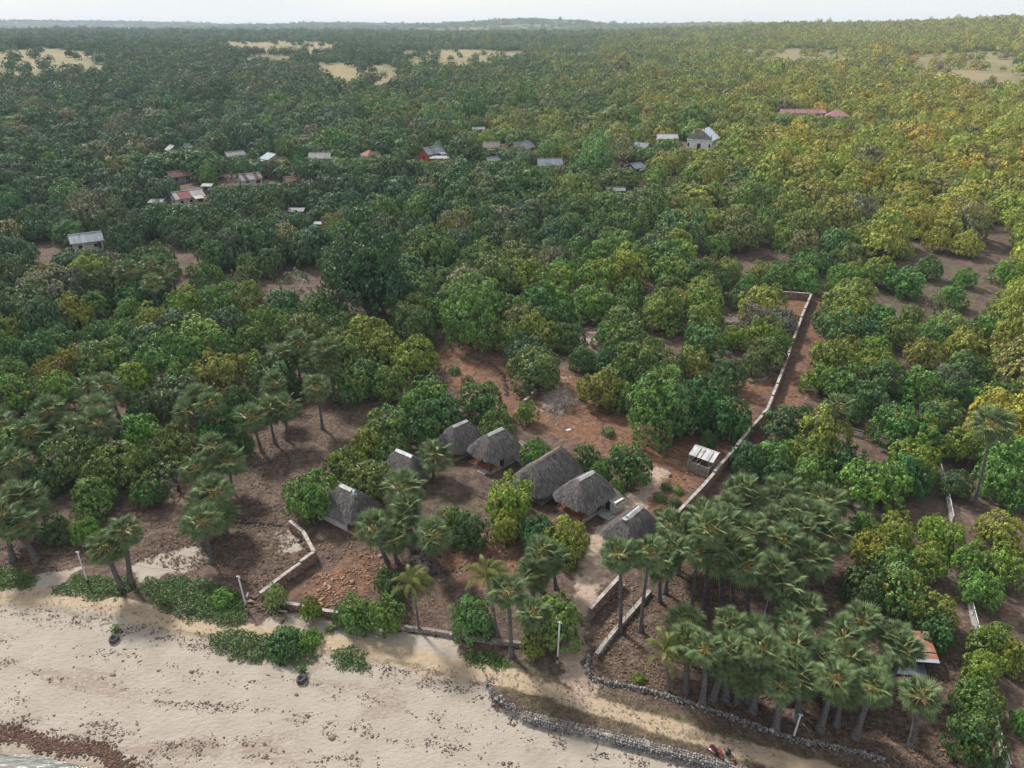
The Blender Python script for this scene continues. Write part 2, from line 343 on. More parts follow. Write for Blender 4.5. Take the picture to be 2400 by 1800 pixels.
LITP = [[(1400, 1545), (1470, 1400), (1600, 1330), (1760, 1330), (1960, 1300), (2150, 1430), (2300, 1560), (2330, 1800), (2100, 1800), (1900, 1740), (1700, 1680), (1480, 1610), (1390, 1590)],
        [(0, 1250), (300, 1240), (540, 1180), (700, 1170), (730, 1290), (600, 1400), (480, 1330), (300, 1310), (0, 1360)], [(560, 1000), (760, 930), (850, 960), (720, 1130), (560, 1180)]]
A['litter'] = nz(polys(*LITP))
A['dry'] = nz(polys([(1130, 1570), (1250, 1560), (1400, 1600), (1700, 1690), (2000, 1790), (2200, 1860), (1900, 1850), (1650, 1770), (1225, 1670), (1150, 1620)], [(1010, 1160), (1140, 1150), (1140, 1200), (1060, 1230), (1010, 1210)],
                    [(2000, 660), (2200, 610), (2330, 660), (2250, 750), (2100, 720)], [(1500, 1250), (1640, 1120), (1660, 1150), (1560, 1240)], [(1400, 1530), (1450, 1420), (1480, 1370), (1520, 1380), (1440, 1500)]))
A['far'] = np.clip((gy - 420) / 300, 0, 1)
A['field'] = np.zeros(len(gx)); _fm = (gy > 500) & (gy < 4000)
A['wet'] = np.clip((SEA_Z + .12 - gz) / .15, 0, 1) * nearm
A['wrack'] = np.clip(1 - np.abs(gz - SEA_Z - .22) / .3, 0, 1) * (gy < 70) * (bank_d > 4) * np.clip((-20 - gx) / 15, 0, 1)
nr, nc = len(rows), len(cols)
I = np.arange(nr * nc).reshape(nr, nc); Q = np.stack([I[:-1, :-1], I[:-1, 1:], I[1:, 1:], I[1:, :-1]], -1).reshape(-1, 4)
isb = (A['sand'][Q].mean(1) > 0); ist = (A['track'][Q].mean(1) > -.1) & ~isb | (A['track'][Q].mean(1) > .45); isb &= ~ist
ist &= gy[Q].mean(1) < 200
def sub(name, sel, label=None):
    q = Q[sel]; u, inv = np.unique(q, return_inverse=True)
    me = mesh(name, np.stack([gx, gy, gz], 1)[u], inv.reshape(-1, 4), M_GROUND, True, pattr={k: v[u] for k, v in A.items()})
    o = link(name, me); tag(o, label, kind='structure'); return o
sub('ground', ~isb & ~ist, 'red brown soil and dry grass under the trees, running back to the hills')
sub('beach', isb, 'pale sand beach with strips of stranded brown weed')
sub('dirt_path', ist, 'sandy track worn along the top of the beach')

def sea_material():
    m, t, o = newmat('sea_water'); geo = N(t, 'ShaderNodeNewGeometry'); P = geo.outputs['Position']
    mp = N(t, 'ShaderNodeMapping'); mp.inputs['Rotation'].default_value = (0, 0, math.radians(-28)); mp.inputs['Scale'].default_value = (.5, 1.7, 1); t.links.new(P, mp.inputs[0])
    n = noise(t, mp.outputs[0], 1.4, 7, .6, .8); c = mixc(t, ramp(t, n, .35, .65), (.10, .115, .105), (.19, .185, .16))
    bsdf(t, o, c, .12, .5, 0, n, .9, .35); return m
SX, SY = np.meshgrid(np.linspace(-400, 60, 60), np.linspace(-300, 70, 50)); SI = np.arange(3000).reshape(50, 60)
sq = np.stack([SI[:-1, :-1], SI[:-1, 1:], SI[1:, 1:], SI[1:, :-1]], -1).reshape(-1, 4)
tag(link('sea', mesh('sea', np.stack([SX.ravel(), SY.ravel(), SEA_Z + .03 * np.sin(SX.ravel() * .9 + SY.ravel() * .5)], 1), sq, sea_material(), True)), 'grey rippled sea water at the beach edge', kind='structure')

# ------------------------------------------------------------------ leaves and trees
def leafcloud(P, Nrm, size, asp=.5, rnd=.7, seed=0, droop=.15):
    """one small folded blade (a quad) per point, leaning along its normal"""
    r = np.random.default_rng(seed); n = len(P)
    nn = Nrm + rnd * r.normal(size=(n, 3)); nn /= np.linalg.norm(nn, axis=1)[:, None]
    t = r.normal(size=(n, 3)); t[:, 2] -= droop * 2; t -= (t * nn).sum(1)[:, None] * nn; t /= np.linalg.norm(t, axis=1)[:, None]
    b = np.cross(nn, t); s = (size * r.uniform(.6, 1.35, n))[:, None]
    V = np.stack([P - t * s * .5, P + b * s * asp * .5 + nn * s * .06, P + t * s * .55, P - b * s * asp * .5 + nn * s * .06], 1).reshape(-1, 3)
    return V, np.arange(4 * n).reshape(n, 4)
ICO = None
def ico():
    global ICO
    if ICO is None:
        import bmesh
        b = bmesh.new(); bmesh.ops.create_icosphere(b, subdivisions=2, radius=1); ICO = (np.array([v.co[:] for v in b.verts]), [tuple(v.index for v in f.verts) for f in b.faces]); b.free()
    return ICO
def crown_mesh(name, seed, nleaf, leaf, ncl=34, squat=.78, low=-.35, sparse=False, m=None, tall=1.0, core=False, rnd=.4, dome=.7, cmin=.17, cmax=.34, var=1.0):
    """a crown of radius 1 (unit tree): leaf blades on lobes set over an uneven dome, around a darker inner mass of the same leaves"""
    r = np.random.default_rng(seed)
    i = np.arange(ncl) + .5; zc = 1 - (1 - low) * i / ncl; ph = i * 2.39996 + r.uniform(0, 6.28); rr = np.sqrt(np.maximum(0, 1 - zc ** 2))
    D = np.stack([rr * np.cos(ph), rr * np.sin(ph), zc], 1) + r.normal(0, .13, (ncl, 3)); D /= np.linalg.norm(D, axis=1)[:, None]
    lump = .60 + .26 * r.random(ncl) + .08 * np.sin(ph * 2 + seed)
    C = D * lump[:, None] * np.array([1, 1, squat * tall]); cr = r.uniform(cmin, cmax, ncl) * (1.0 if not sparse else .8)
    w = cr ** 2; nsub = max(ncl * 3, nleaf // 17); k0 = r.choice(ncl, nsub, p=w / w.sum())
    d0 = r.normal(size=(nsub, 3)); d0 /= np.linalg.norm(d0, axis=1)[:, None]; d0 += D[k0] * .7 + np.array([0, 0, .3]); d0 /= np.linalg.norm(d0, axis=1)[:, None]
    C2 = C[k0] + d0 * (cr[k0] * r.uniform(.78, 1.08, nsub))[:, None] * np.array([1, 1, .85]); r2 = r.uniform(.055, .105, nsub)
    ks = r.integers(0, nsub, nleaf); k = k0[ks]; d = r.normal(size=(nleaf, 3)); d /= np.linalg.norm(d, axis=1)[:, None]; d += d0[ks] * .8 + np.array([0, 0, .25]); d /= np.linalg.norm(d, axis=1)[:, None]
    P = C2[ks] + d * (r2[ks] * r.uniform(.7, 1.05, nleaf))[:, None]
    if not sparse:
        q = r.random(nleaf) < .16; dd_ = r.normal(size=(nleaf, 3)); dd_ /= np.linalg.norm(dd_, axis=1)[:, None]; dd_[:, 2] = np.abs(dd_[:, 2]) * 1.0 + low * .5 * r.random(nleaf)
        P[q] = (dd_ * np.array([.6, .6, .55 * squat * tall]) * (r.random(nleaf) ** .4)[:, None])[q]
    Pn_ = P / (np.linalg.norm(P, axis=1)[:, None] + 1e-6); d = d + dome * Pn_; d /= np.linalg.norm(d, axis=1)[:, None]
    V, F = leafcloud(P, d, leaf, .55, rnd, seed + 1); 
    if not sparse: V = V.reshape(-1, 4, 3); c_ = V.mean(1, keepdims=True); V = (c_ + (V - c_) * np.where(q, 2.4, 1.0)[:, None, None]).reshape(-1, 3)
    lv = np.clip(.48 + var * (.2 * r.normal(size=nleaf) + .45 * (r.random(nsub)[ks] - .5)) + .3 * (r.random(ncl)[k] - .5), 0, 1)
    lf = np.clip(r.random(ncl)[k] * .25 + r.random(nsub)[ks] * .45 + r.random(nleaf) * .2 + .25 - .35 * np.clip(d[:, 2], 0, 1), 0.02, 1)
    F = [tuple(f) for f in F]
    if core:
        iv, fi = ico(); rad = 1 + .12 * np.sin(iv[:, 0] * 5 + seed) * np.sin(iv[:, 1] * 4) ; cv = iv * rad[:, None] * np.array([.58, .58, .5 * squat * 1.1 * tall]) ; cv[:, 2] += .02; cv[cv[:, 2] < low * .6, 2] = low * .6
        n0 = len(V); V = np.concatenate([V, cv]); F += [tuple(a + n0 for a in f) for f in fi]; lv = np.r_[lv, np.full(len(fi), .4)]; lf = np.r_[lf, np.ones(len(fi))]
    me = mesh(name, V, F, m or M_LEAF, False, fattr={'lv': lv, 'lf': lf}); return me
def trunk_mesh(name, seed, top=.0, base=-1.0, limbs=5, r0=.07):
    r = np.random.default_rng(seed); L = [tube([(0, 0, base - .1), (.01, .02, base * .7), (.02, 0, base * .42)], [r0 * 1.25, r0, r0 * .85], 7)]
    for k in range(limbs):
        a = k * 2 * PI / limbs + r.uniform(-.4, .4); q = r.uniform(.45, .7)
        L.append(tube([(.02, 0, base * .5), (q * .35 * math.cos(a), q * .35 * math.sin(a), base * .22), (q * .75 * math.cos(a), q * .75 * math.sin(a), top + r.uniform(-.05, .2)), (q * math.cos(a), q * math.sin(a), top + .3)], [r0 * .7, r0 * .5, r0 * .3, .01], 5))
    return mesh(name, *join(L), M_BARK, True)
NV = 12
CROWNS = [crown_mesh('crown', 100 + i, 7600, .082, ncl=30 + 3 * (i % 5), squat=.72 + .05 * (i % 4), low=-.42 + .04 * (i % 3)) for i in range(NV)]
TALLC = [crown_mesh('crown', 300 + i, 11000, .062, ncl=52, squat=1.0, low=-.55, tall=1.25) for i in range(3)]
SPARSE = [crown_mesh('crown', 400 + i, 1900, .07, ncl=26, squat=.85, sparse=True, core=False, rnd=1.0) for i in range(3)]
TRUNKS = [trunk_mesh('trunk', 50 + i) for i in range(5)]
TINT = {'g': (.045, .082, .019), 'b': (.055, .104, .019), 'd': (.027, .062, .018), 'k': (.012, .036, .013), 'y': (.076, .112, .016), 'o': (.088, .092, .020), 's': (.075, .085, .045), 'l': (.085, .135, .040)}
FLUSH = {'g': .24, 'b': .16, 'd': .18, 'k': .03, 'y': .36, 'o': .34, 's': .15, 'l': .15}
LK = 2.25
def setleaf(o, tint, flush): o["tint"] = [float(c) * LK for c in tint]; o["flush"] = float(flush)
def make_tree(p, r, h, tone, var, kind='mango', name='mango_tree', sink=0.0):
    """p ground point, r crown radius (m), h height (m)"""
    e = empty(name, (float(p[0]), float(p[1]), float(p[2]) - sink), random.uniform(0, 6.28))
    meshes = {'mango': CROWNS, 'tall': TALLC, 'sparse': SPARSE}[kind]; cm = meshes[var % len(meshes)]
    sq = {'mango': .95, 'tall': 1.35, 'sparse': 1.05}[kind]
    ch = h / (sq * 1.45); zc = h - ch * sq                                   # vertical scale and centre height
    tr = link('trunk', TRUNKS[var % 5], e); tr.location = (0, 0, zc); tr.scale = (r, r, max(zc, .5))
    c = link('crown', cm, e); c.location = (0, 0, zc); c.scale = (r, r * random.uniform(.88, 1.1), ch)
    j = np.exp(rng.normal(0, .16, 3) * np.array([1, .6, .8])); t = np.array(TINT[tone]) * j
    setleaf(c, t, FLUSH[tone] * random.uniform(.5, 1.4)); return e

# tree lists: crown centre and radius in the pixels of enlarged photograph tiles (factor .3617), tone
S = .3617
def tile(ox, oy, L): return [(ox + x * S, oy + y * S, r * S, t, k) for x, y, r, t, k in [(q + ('mango',))[:5] if len(q) < 5 else q for q in L]]
TREES = tile(0, 600, [(570, 90, 135, 'y'), (300, 120, 95, 'o'), (240, 215, 85, 'b'), (90, 60, 110, 'd'), (60, 340, 95, 'g'), (440, 330, 125, 'y'), (1320, 100, 95, 'g'), (1310, 190, 75, 'd'), (1600, 100, 95, 's', 'sparse'), (1620, 215, 75, 'y'),
    (870, 235, 115, 'd'), (1190, 290, 120, 'y'), (1440, 270, 130, 'g'), (1590, 315, 80, 'o'), (1700, 385, 90, 'y'), (610, 290, 90, 'g'), (820, 355, 100, 'g'), (70, 460, 115, 'y'), (310, 560, 140, 'd'), (640, 480, 115, 'd'), (960, 420, 120, 'y'),
    (800, 510, 115, 'g'), (1250, 480, 140, 'l'), (1400, 560, 130, 'g'), (700, 640, 150, 'g'), (460, 660, 100, 'o'), (1070, 620, 165, 'g'), (1650, 510, 115, 'g'), (1865, 430, 92, 'b'), (100, 600, 105, 'd'), (60, 720, 95, 'g'), (330, 725, 110, 'o'),
    (110, 880, 140, 'g'), (380, 860, 140, 'y'), (860, 770, 120, 'y'), (1180, 800, 130, 'g'), (1400, 750, 150, 'o'), (1620, 690, 100, 'y'), (1540, 920, 110, 'd'), (880, 1110, 130, 'b'), (560, 1240, 135, 'g'), (1110, 1200, 150, 'o'), (1420, 1090, 140, 'd'),
    (1530, 1190, 100, 'd'), (400, 1330, 150, 'g'), (770, 1330, 170, 'g'), (600, 1530, 140, 'b'), (960, 1500, 100, 'd'), (270, 1440, 100, 'd'), (1130, 1390, 140, 's', 'sparse'), (2010, 1520, 165, 'b'), (2200, 1330, 95, 'g'), (1900, 170, 140, 's', 'sparse'), (1480, 640, 90, 'd'), (20, 1010, 90, 'g'), (940, 940, 110, 'd'), (990, 1340, 90, 'd')]) \
  + tile(800, 600, [(150, 10, 240, 'k', 'tall'), (210, 290, 72, 'd'), (440, 120, 110, 'd'), (470, 200, 130, 'g'), (820, 300, 175, 'b', 'tall'), (470, 350, 130, 'g'), (640, 140, 110, 'g'), (1000, 100, 150, 'g'), (1190, 90, 130, 'y'), (1430, 75, 92, 'b'), (1540, 40, 72, 'g'),
    (1820, 60, 150, 'y'), (1660, 115, 120, 'y'), (1110, 320, 92, 'g'), (1280, 250, 110, 'g'), (1610, 290, 135, 'b'), (1870, 225, 92, 'g'), (2060, 95, 62, 'b'), (2140, 195, 100, 'g'), (2080, 350, 130, 'y'), (1830, 330, 110, 'g'), (2190, 270, 92, 'y'), (1350, 370, 85, 'd'), (1455, 360, 80, 'd'),
    (1240, 450, 100, 'y'), (1080, 490, 110, 'b'), (1330, 505, 92, 'y'), (1480, 510, 100, 'd'), (1730, 490, 90, 'g'), (1900, 565, 165, 'g'), (1560, 645, 82, 'd'), (1720, 650, 92, 'd'), (1170, 590, 62, 'b'), (1260, 690, 170, 'g'), (2100, 690, 125, 'g'), (1680, 840, 130, 'y'), (1820, 890, 100, 'g'),
    (2070, 890, 185, 'b', 'tall'), (2170, 1000, 140, 'd'), (910, 915, 130, 'd'), (1200, 1000, 70, 'b'), (1010, 1085, 110, 'g'), (150, 480, 150, 'y'), (40, 580, 140, 'g'), (270, 560, 130, 'y'), (480, 620, 130, 'y'), (60, 790, 130, 'g'), (170, 770, 110, 'd'), (320, 800, 120, 'b'), (570, 880, 150, 'g'), (480, 970, 120, 'g'),
    (650, 1010, 130, 'd'), (300, 1080, 140, 'g'), (560, 1070, 140, 'd'), (180, 1190, 120, 'y'), (150, 1430, 160, 'g'), (330, 1240, 120, 'd'), (40, 1310, 100, 'b'), (1270, 1255, 95, 'b'), (1590, 1300, 80, 'd'), (1680, 1385, 62, 'b'), (1780, 1490, 55, 'b'), (1865, 1320, 140, 'd'), (1090, 1570, 160, 'y'), (660, 740, 80, 's', 'sparse'), (690, 300, 100, 'd')]) \
  + tile(1600, 600, [(60, 90, 110, 'd'), (220, 170, 92, 'd'), (160, 60, 92, 'g'), (300, 70, 92, 'o'), (430, 150, 62, 'b'), (385, 240, 82, 'd'), (630, 125, 92, 'g'), (765, 85, 80, 'g'), (805, 150, 80, 'b'), (525, 95, 72, 'o'), (565, 255, 100, 'y'), (150, 285, 110, 'y'), (125, 385, 115, 'y'), (480, 385, 100, 's'),
    (520, 470, 110, 'y'), (645, 405, 90, 's'), (640, 540, 72, 'g'), (560, 620, 110, 'g'), (460, 685, 82, 'g'), (300, 745, 112, 'd'), (80, 680, 112, 'o'), (335, 515, 82, 'y'), (150, 535, 130, 'g'), (60, 910, 180, 'd'), (290, 1010, 150, 'd'), (200, 890, 130, 'd'), (165, 1185, 58, 'd'),
    (1045, 105, 88, 'b'), (1000, 185, 62, 'b'), (1110, 85, 62, 'y'), (1275, 85, 105, 'y'), (1445, 145, 110, 'b'), (1600, 60, 82, 'g'), (1830, 130, 60, 'b'), (1745, 245, 82, 'b'), (1650, 295, 70, 's', 'sparse'), (2120, 85, 92, 'y'), (2110, 305, 112, 'y'), (1990, 425, 100, 'g'), (930, 385, 82, 'd'), (1110, 335, 120, 'y'),
    (1010, 445, 120, 'g'), (1290, 395, 100, 'g'), (1485, 375, 82, 'b'), (1200, 475, 100, 'd'), (1380, 475, 112, 'g'), (1250, 575, 92, 'y'), (1570, 615, 112, 'o'), (1640, 475, 92, 'b'), (1850, 565, 120, 'y'), (2070, 575, 120, 'o'), (980, 625, 122, 'y'), (1270, 675, 120, 'y'), (1330, 775, 112, 'd'), (1540, 815, 122, 'b'),
    (900, 785, 100, 'y'), (1060, 805, 130, 'g'), (1200, 895, 112, 'd'), (2075, 705, 112, 'y'), (1850, 705, 112, 'g'), (1740, 765, 100, 's'), (1760, 875, 92, 'd'), (1930, 885, 92, 'b'), (2100, 885, 112, 'g'), (800, 1000, 50, 'd'), (680, 1085, 125, 'd'), (1100, 985, 92, 'd'), (1400, 1055, 160, 'g'), (1550, 1135, 130, 'g'),
    (1700, 1015, 112, 'g'), (600, 1275, 112, 'b'), (800, 1265, 130, 'b'), (430, 1285, 112, 'd'), (860, 1405, 130, 'b'), (1060, 1295, 112, 'd'), (1250, 1440, 185, 'b'), (1500, 1275, 150, 'y'), (1450, 1410, 140, 'd'), (1780, 1465, 92, 'd'), (1800, 1205, 120, 'y'), (2100, 1250, 165, 'b'), (2060, 1430, 130, 'b'), (2190, 1570, 72, 'g'), (2180, 1005, 82, 'y'), (620, 1385, 90, 'd')]) \
  + tile(1600, 1200, [(1400, 125, 130, 'y'), (1250, 205, 140, 'y'), (1680, 115, 122, 'y'), (1200, 440, 140, 'd'), (1420, 490, 150, 'g'), (1600, 305, 130, 'y'), (1640, 625, 130, 'y'), (1880, 285, 100, 'b'), (2060, 105, 130, 'y'), (2100, 335, 140, 'y'), (1940, 475, 120, 'b'), (1180, 65, 82, 'b'), (2000, 805, 120, 'b'),
    (2150, 905, 112, 'y'), (1950, 985, 112, 'y'), (1920, 1180, 135, 'b'), (1910, 1460, 165, 'd'), (2190, 1350, 62, 'b'), (1650, 755, 120, 'd'), (1360, 310, 130, 'g')]) \
  + tile(800, 1200, [(80, 630, 105, 'b'), (270, 650, 112, 'b'), (300, 440, 85, 'd'), (840, 650, 135, 'b'), (1390, 680, 150, 'b'), (1250, 840, 72, 'b'), (1080, 60, 110, 'y'), (1270, 100, 105, 'd'), (1470, 160, 130, 'y'), (830, 90, 115, 'd'), (720, 40, 92, 'g'), (330, 520, 80, 'd')]) \
  + tile(0, 1200, [(560, 110, 80, 'b'), (1785, 530, 72, 'l'), (2010, 615, 68, 'b'), (2208, 650, 48, 'b'), (340, 90, 90, 'd')])
LAND = [('hut A', (1080, 1030)), ]
TREES += [(1402, 352, 38, 'l', 'tall'), (1460, 345, 44, 's', 'sparse'), (360, 640, 20, 'g', 'mango')]
placed = []                                                          # (x, y, r)
mango_items = []                                                     # world trees made later, nearest first
for (u, v, rp, tone, kind) in TREES:
    r = 4.0
    for _ in range(4):
        h = (1.5 * r + 1.3) * (1.65 if kind == 'tall' else 1.0); p = at(u, v, h * .56); r = 1.1 * rp * depth(p + np.array([0, 0, h * .56])) / FPX
    mango_items.append([p[0], p[1], p[2], r, h, tone, kind]); placed.append((p[0], p[1], r))

# ------------------------------------------------------------------ clearings, houses and where the wood may not grow
CLEAR = [polypx(c) for c in ([(1000, 780), (1190, 780), (1230, 860), (1330, 850), (1420, 930), (1560, 1000), (1700, 960), (1760, 830), (1790, 740), (1860, 690), (1960, 640), (1950, 760), (1890, 930), (1760, 1090), (1960, 1180), (2000, 1400), (2300, 1560), (2400, 1800), (2400, 2000), (-400, 2000), (-400, 1370), (300, 1250), (520, 1180), (560, 1040), (700, 940), (840, 930), (1000, 960)],
    [(1985, 620), (2200, 595), (2400, 610), (2400, 690), (2300, 800), (2160, 785), (2040, 745)], [(1880, 975), (2035, 1008), (2035, 1075), (1890, 1060)], [(2200, 1080), (2240, 1080), (2260, 1260), (2215, 1260)], [(1640, 600), (1760, 600), (1800, 640), (1690, 660)], [(1280, 770), (1400, 760), (1420, 860), (1300, 850)], [(1700, 730), (1760, 730), (1800, 900), (1720, 900)], [(1945, 455), (1965, 455), (1965, 540), (1930, 640), (1890, 650), (1925, 560)], [(620, 650), (770, 640), (790, 720), (690, 760), (630, 700)], [(70, 560), (200, 585), (200, 620), (90, 650)], [(330, 560), (460, 600), (420, 650), (300, 640)],
    [(440, 640), (480, 620), (480, 680), (440, 690)], [(2260, 480), (2340, 540), (2400, 560), (2400, 620), (2300, 600)], [(1600, 640), (1640, 620), (1700, 640), (1640, 660)], [(1720, 590), (1790, 590), (1810, 615), (1740, 620)], [(1660, 335), (1720, 345), (1690, 385), (1670, 380)])]
FIELDS = [polypx(c) for c in ([(-40, 120), (120, 114), (250, 128), (270, 180), (120, 200), (-40, 195)], [(730, 152), (800, 148), (900, 152), (980, 172), (960, 212), (850, 222), (750, 200)], [(930, 122), (1100, 116), (1250, 126), (1150, 168), (960, 166)],
    [(2120, 130), (2300, 120), (2440, 124), (2440, 222), (2300, 222), (2130, 198)], [(1680, 118), (1860, 113), (2020, 118), (1990, 160), (1780, 160)], [(480, 96), (700, 93), (800, 100), (780, 126), (540, 126)])]
HOUSES = [  # u, v of the middle of the roof, length along ridge, depth, yaw, wall h, rise, roof, wall, label
    (437, 452, 10.5, 7.5, 42, 2.9, 1.9, 'roof_striped', 'w_white', 'long white house with red and white striped metal roof'),
    (418, 405, 9.0, 6.0, 44, 2.6, 1.6, 'roof_rust', 'w_grey', 'low house with dark rusty red roof behind the striped roof'),
    (583, 411, 8.5, 6.5, 42, 2.6, 1.9, 'roof_patch', 'w_white', 'house with grey roof patched in rusty strips'),
    (638, 364, 8.0, 8.5, -48, 2.8, 2.0, 'roof_blue', 'w_cream', 'house with pale blue roof and white veranda posts'),
    (750, 362, 9.5, 7.0, 3, 2.7, 2.0, 'roof_pale', 'w_cream', 'house with plain pale grey roof left of the red roofed house'),
    (549, 358, 8.5, 6.0, 38, 2.6, 1.5, 'roof_pale', 'w_grey', 'small pale roof half hidden in trees behind the patched roof'),
    (404, 345, 6.0, 6.0, -48, 2.6, 1.8, 'roof_white', 'w_grey', 'white metal roof standing alone among trees, larger of the two'),
    (439, 342, 3.6, 3.0, 40, 2.4, 1.0, 'roof_white', 'w_grey', 'tiny white roof beside the lone white roof'),
    (866, 357, 8.0, 8.0, -46, 2.7, 2.1, 'roof_redbrown', 'w_cream', 'house with red brown tiled hip roof'),
    (1012, 350, 10.5, 7.0, 48, 3.6, 2.6, 'roof_blue', 'w_orange', 'orange painted house with grey blue gable roof'),
    (1030, 368, 8.5, 4.0, 2, 2.6, .5, 'roof_white', 'w_grey', 'flat white roofed shed in front of the orange house'),
    (1152, 337, 8.0, 7.0, 0, 2.5, 2.2, 'roof_brownsheet', 'w_grey', 'house with streaked brown grey metal roof'),
    (1222, 338, 12.0, 7.5, 46, 2.7, 2.4, 'roof_blue2', 'w_cream', 'long house with slate blue stepped gable roof'),
    (1153, 371, 7.0, 4.5, 40, 2.3, 1.1, 'roof_blue2', 'w_grey', 'small slate blue roof below the brown streaked roof'),
    (1288, 377, 10.5, 8.0, 4, 2.7, 2.2, 'roof_blue2', 'w_grey', 'wide slate blue roof right at the edge of the dense wood'),
    (1563, 318, 10.5, 7.0, 2, 3.2, 1.8, 'roof_bright', 'w_cream', 'cream house with bright white roof next to the church'),
    (1505, 338, 8.0, 6.0, -42, 2.7, 1.8, 'roof_blue2', 'w_cream', 'slate blue roof between the big bare tree and the church'),
    (1490, 386, 7.0, 6.0, 42, 2.4, 1.5, 'roof_blue2', 'w_grey', 'grey gable roof in front of the bare crowned tree'),
    (1443, 441, 7.0, 4.0, 2, 2.4, .9, 'roof_pale', 'w_grey', 'single pale roof alone in the dense wood below the village'),
    (200, 553, 9.0, 6.5, 32, 3.0, 2.0, 'roof_bluebright', 'w_white', 'white house with shiny pale blue roof on bare earth'),
    (694, 491, 5.5, 3.0, 2, 2.0, .6, 'roof_pale', 'w_grey', 'low pale shed roof among trees above the big dark tree'),
    (745, 522, 2.6, 2.0, 0, 1.9, .4, 'roof_white', 'w_grey', 'tiny white roofed hut near the tall dark tree'),
    (682, 417, 6.5, 5.0, 40, 2.3, 1.2, 'roof_rust', 'w_grey', 'small rusty red roof deep in the trees'),
    (366, 470, 5.0, 3.5, 2, 2.2, .6, 'roof_pale', 'w_grey', 'small grey lean-to roof beside the striped roof house'),
    (1122, 299, 7.0, 4.0, 0, 2.4, 1.0, 'roof_pale', 'w_grey', 'pale roof edge far behind the village houses'),
    (1880, 259, 27.0, 8.0, 0, 3.2, 2.0, 'roof_pink', 'w_cream', 'long low building with faded pink roof'),
    (1963, 264, 13.0, 10.0, -20, 3.2, 3.0, 'roof_pink', 'w_cream', 'hip roofed building with darker pink roof at the end of the long one'),
    (485, 433, 4.0, 3.0, 2, 2.1, .5, 'roof_white', 'w_grey', 'little white roofed shed by the yellow grass plot')]
house_pos = []
for hs in HOUSES:
    p = at(hs[0], hs[1], hs[5] + hs[6] * .5); house_pos.append(p)
church_p = at(1637, 352)
PALMS_PX = None
def clear_mask(P):
    m = np.zeros(len(P), bool)
    for c in CLEAR: m |= sdpoly(P, c) > 0.5
    for c in FIELDS: m |= (sdpoly(P, c) > 0) & (hsh(np.round(P[:, 0]), np.round(P[:, 1]), 5) < .93)
    for p, hs in zip(list(house_pos) + [church_p + np.array([3, 8, 0])], HOUSES + [(0, 0, 18, 16)]):
        w = max(hs[2], hs[3]) * .5
        dirv = p[:2] / np.linalg.norm(p[:2]); q = P - p[:2]; al = -(q @ dirv); ac = q @ np.array([dirv[1], -dirv[0]])
        m |= (np.abs(ac) < w + 2.2) & (al > -w - 3.5) & (al < w + min(7, 2 + w * .9))
    return m
_fs = np.max([sdpoly(GP[_fm], c) for c in FIELDS], 0); _a = GP[_fm, 0] / GP[_fm, 1]; _vl = np.exp(-((_a + .08) / .24) ** 2) * np.clip((GP[_fm, 1] - 800) / 250, 0, 1) * .6; _fv = np.clip(np.maximum(.5 + _fs / 40, _vl) + 1.2 * (fbm(GP[_fm, 0] / 90, GP[_fm, 1] / 90, 15) - .5), 0, 1)
for o_ in (bpy.data.objects['ground'],):
    at_ = o_.data.attributes['field']; _full = A['field'].copy(); _full[_fm] = _fv; q_ = np.unique(Q[~isb & ~ist]); at_.data.foreach_set('value', _full[q_].astype(np.float32))
# woodland points: jittered hexagonal grid, thinned by clearings and by a density noise
def hexgrid(y0, y1, s, amax=.86):
    xs = np.arange(-amax * y1, amax * y1, s); ys = np.arange(y0, y1, s * .87); X, Y = np.meshgrid(xs, ys); X = X + (np.arange(len(ys)) % 2)[:, None] * s * .5
    X = X.ravel(); Y = Y.ravel(); k = np.abs(X) < amax * Y + 15; X, Y = X[k], Y[k]; r = np.random.default_rng(int(s * 10 + y0))
    return X + r.uniform(-.36, .36, len(X)) * s, Y + r.uniform(-.36, .36, len(X)) * s
wx, wy, wr = [], [], []
for y0, y1, s, rm in ((103, 700, 8.1, 4.55), (700, 1500, 8.8, 5.0), (1500, 2600, 11.0, 6.4), (2600, 6500, 26.0, 14.0)):
    X, Y = hexgrid(y0, y1, s); k = ~clear_mask(np.stack([X, Y], 1)); X, Y = X[k], Y[k]
    dens = fbm(X / 260, Y / 260, 41) + .25 * (fbm(X / 60, Y / 60, 42) - .5); a = X / Y
    valley = np.exp(-((a + .08) / .22) ** 2) * np.clip((Y - 800) / 300, 0, 1) + np.exp(-((a + .6) / .25) ** 2) * np.clip((Y - 780) / 250, 0, 1) * .7 + .25 * np.clip((Y - 1500) / 600, 0, 1) * (a < .3)
    keep = dens > np.where(Y < 900, .2, .27); keep &= hsh(np.round(X * 3), np.round(Y * 3), 8) > np.maximum(np.where(Y < 330, .06, .03), np.clip(.62 * valley * (.4 + 1.2 * fbm(X / 120, Y / 120, 43)), 0, .72))
    X, Y = X[keep], Y[keep]; r_ = np.random.default_rng(5 + int(y0)); R = rm * np.exp(r_.normal(0, .2, len(X)))
    if y0 < 200:
        pl = np.array(placed); ok = np.ones(len(X), bool)
        for x_, y_, r2 in pl: ok &= np.hypot(X - x_, Y - y_) > .78 * r2 + .52 * R
        X, Y, R = X[ok], Y[ok], R[ok]
    wx.append(X); wy.append(Y); wr.append(R)
wx, wy, wr = map(np.concatenate, (wx, wy, wr)); wz = H(wx, wy)
wh = (1.5 * wr + 1.3) * np.random.default_rng(4).uniform(.78, 1.2, len(wr)); _em = np.random.default_rng(6).random(len(wr)) < .04; wh[_em] *= 1.4; wr[_em] *= 1.15
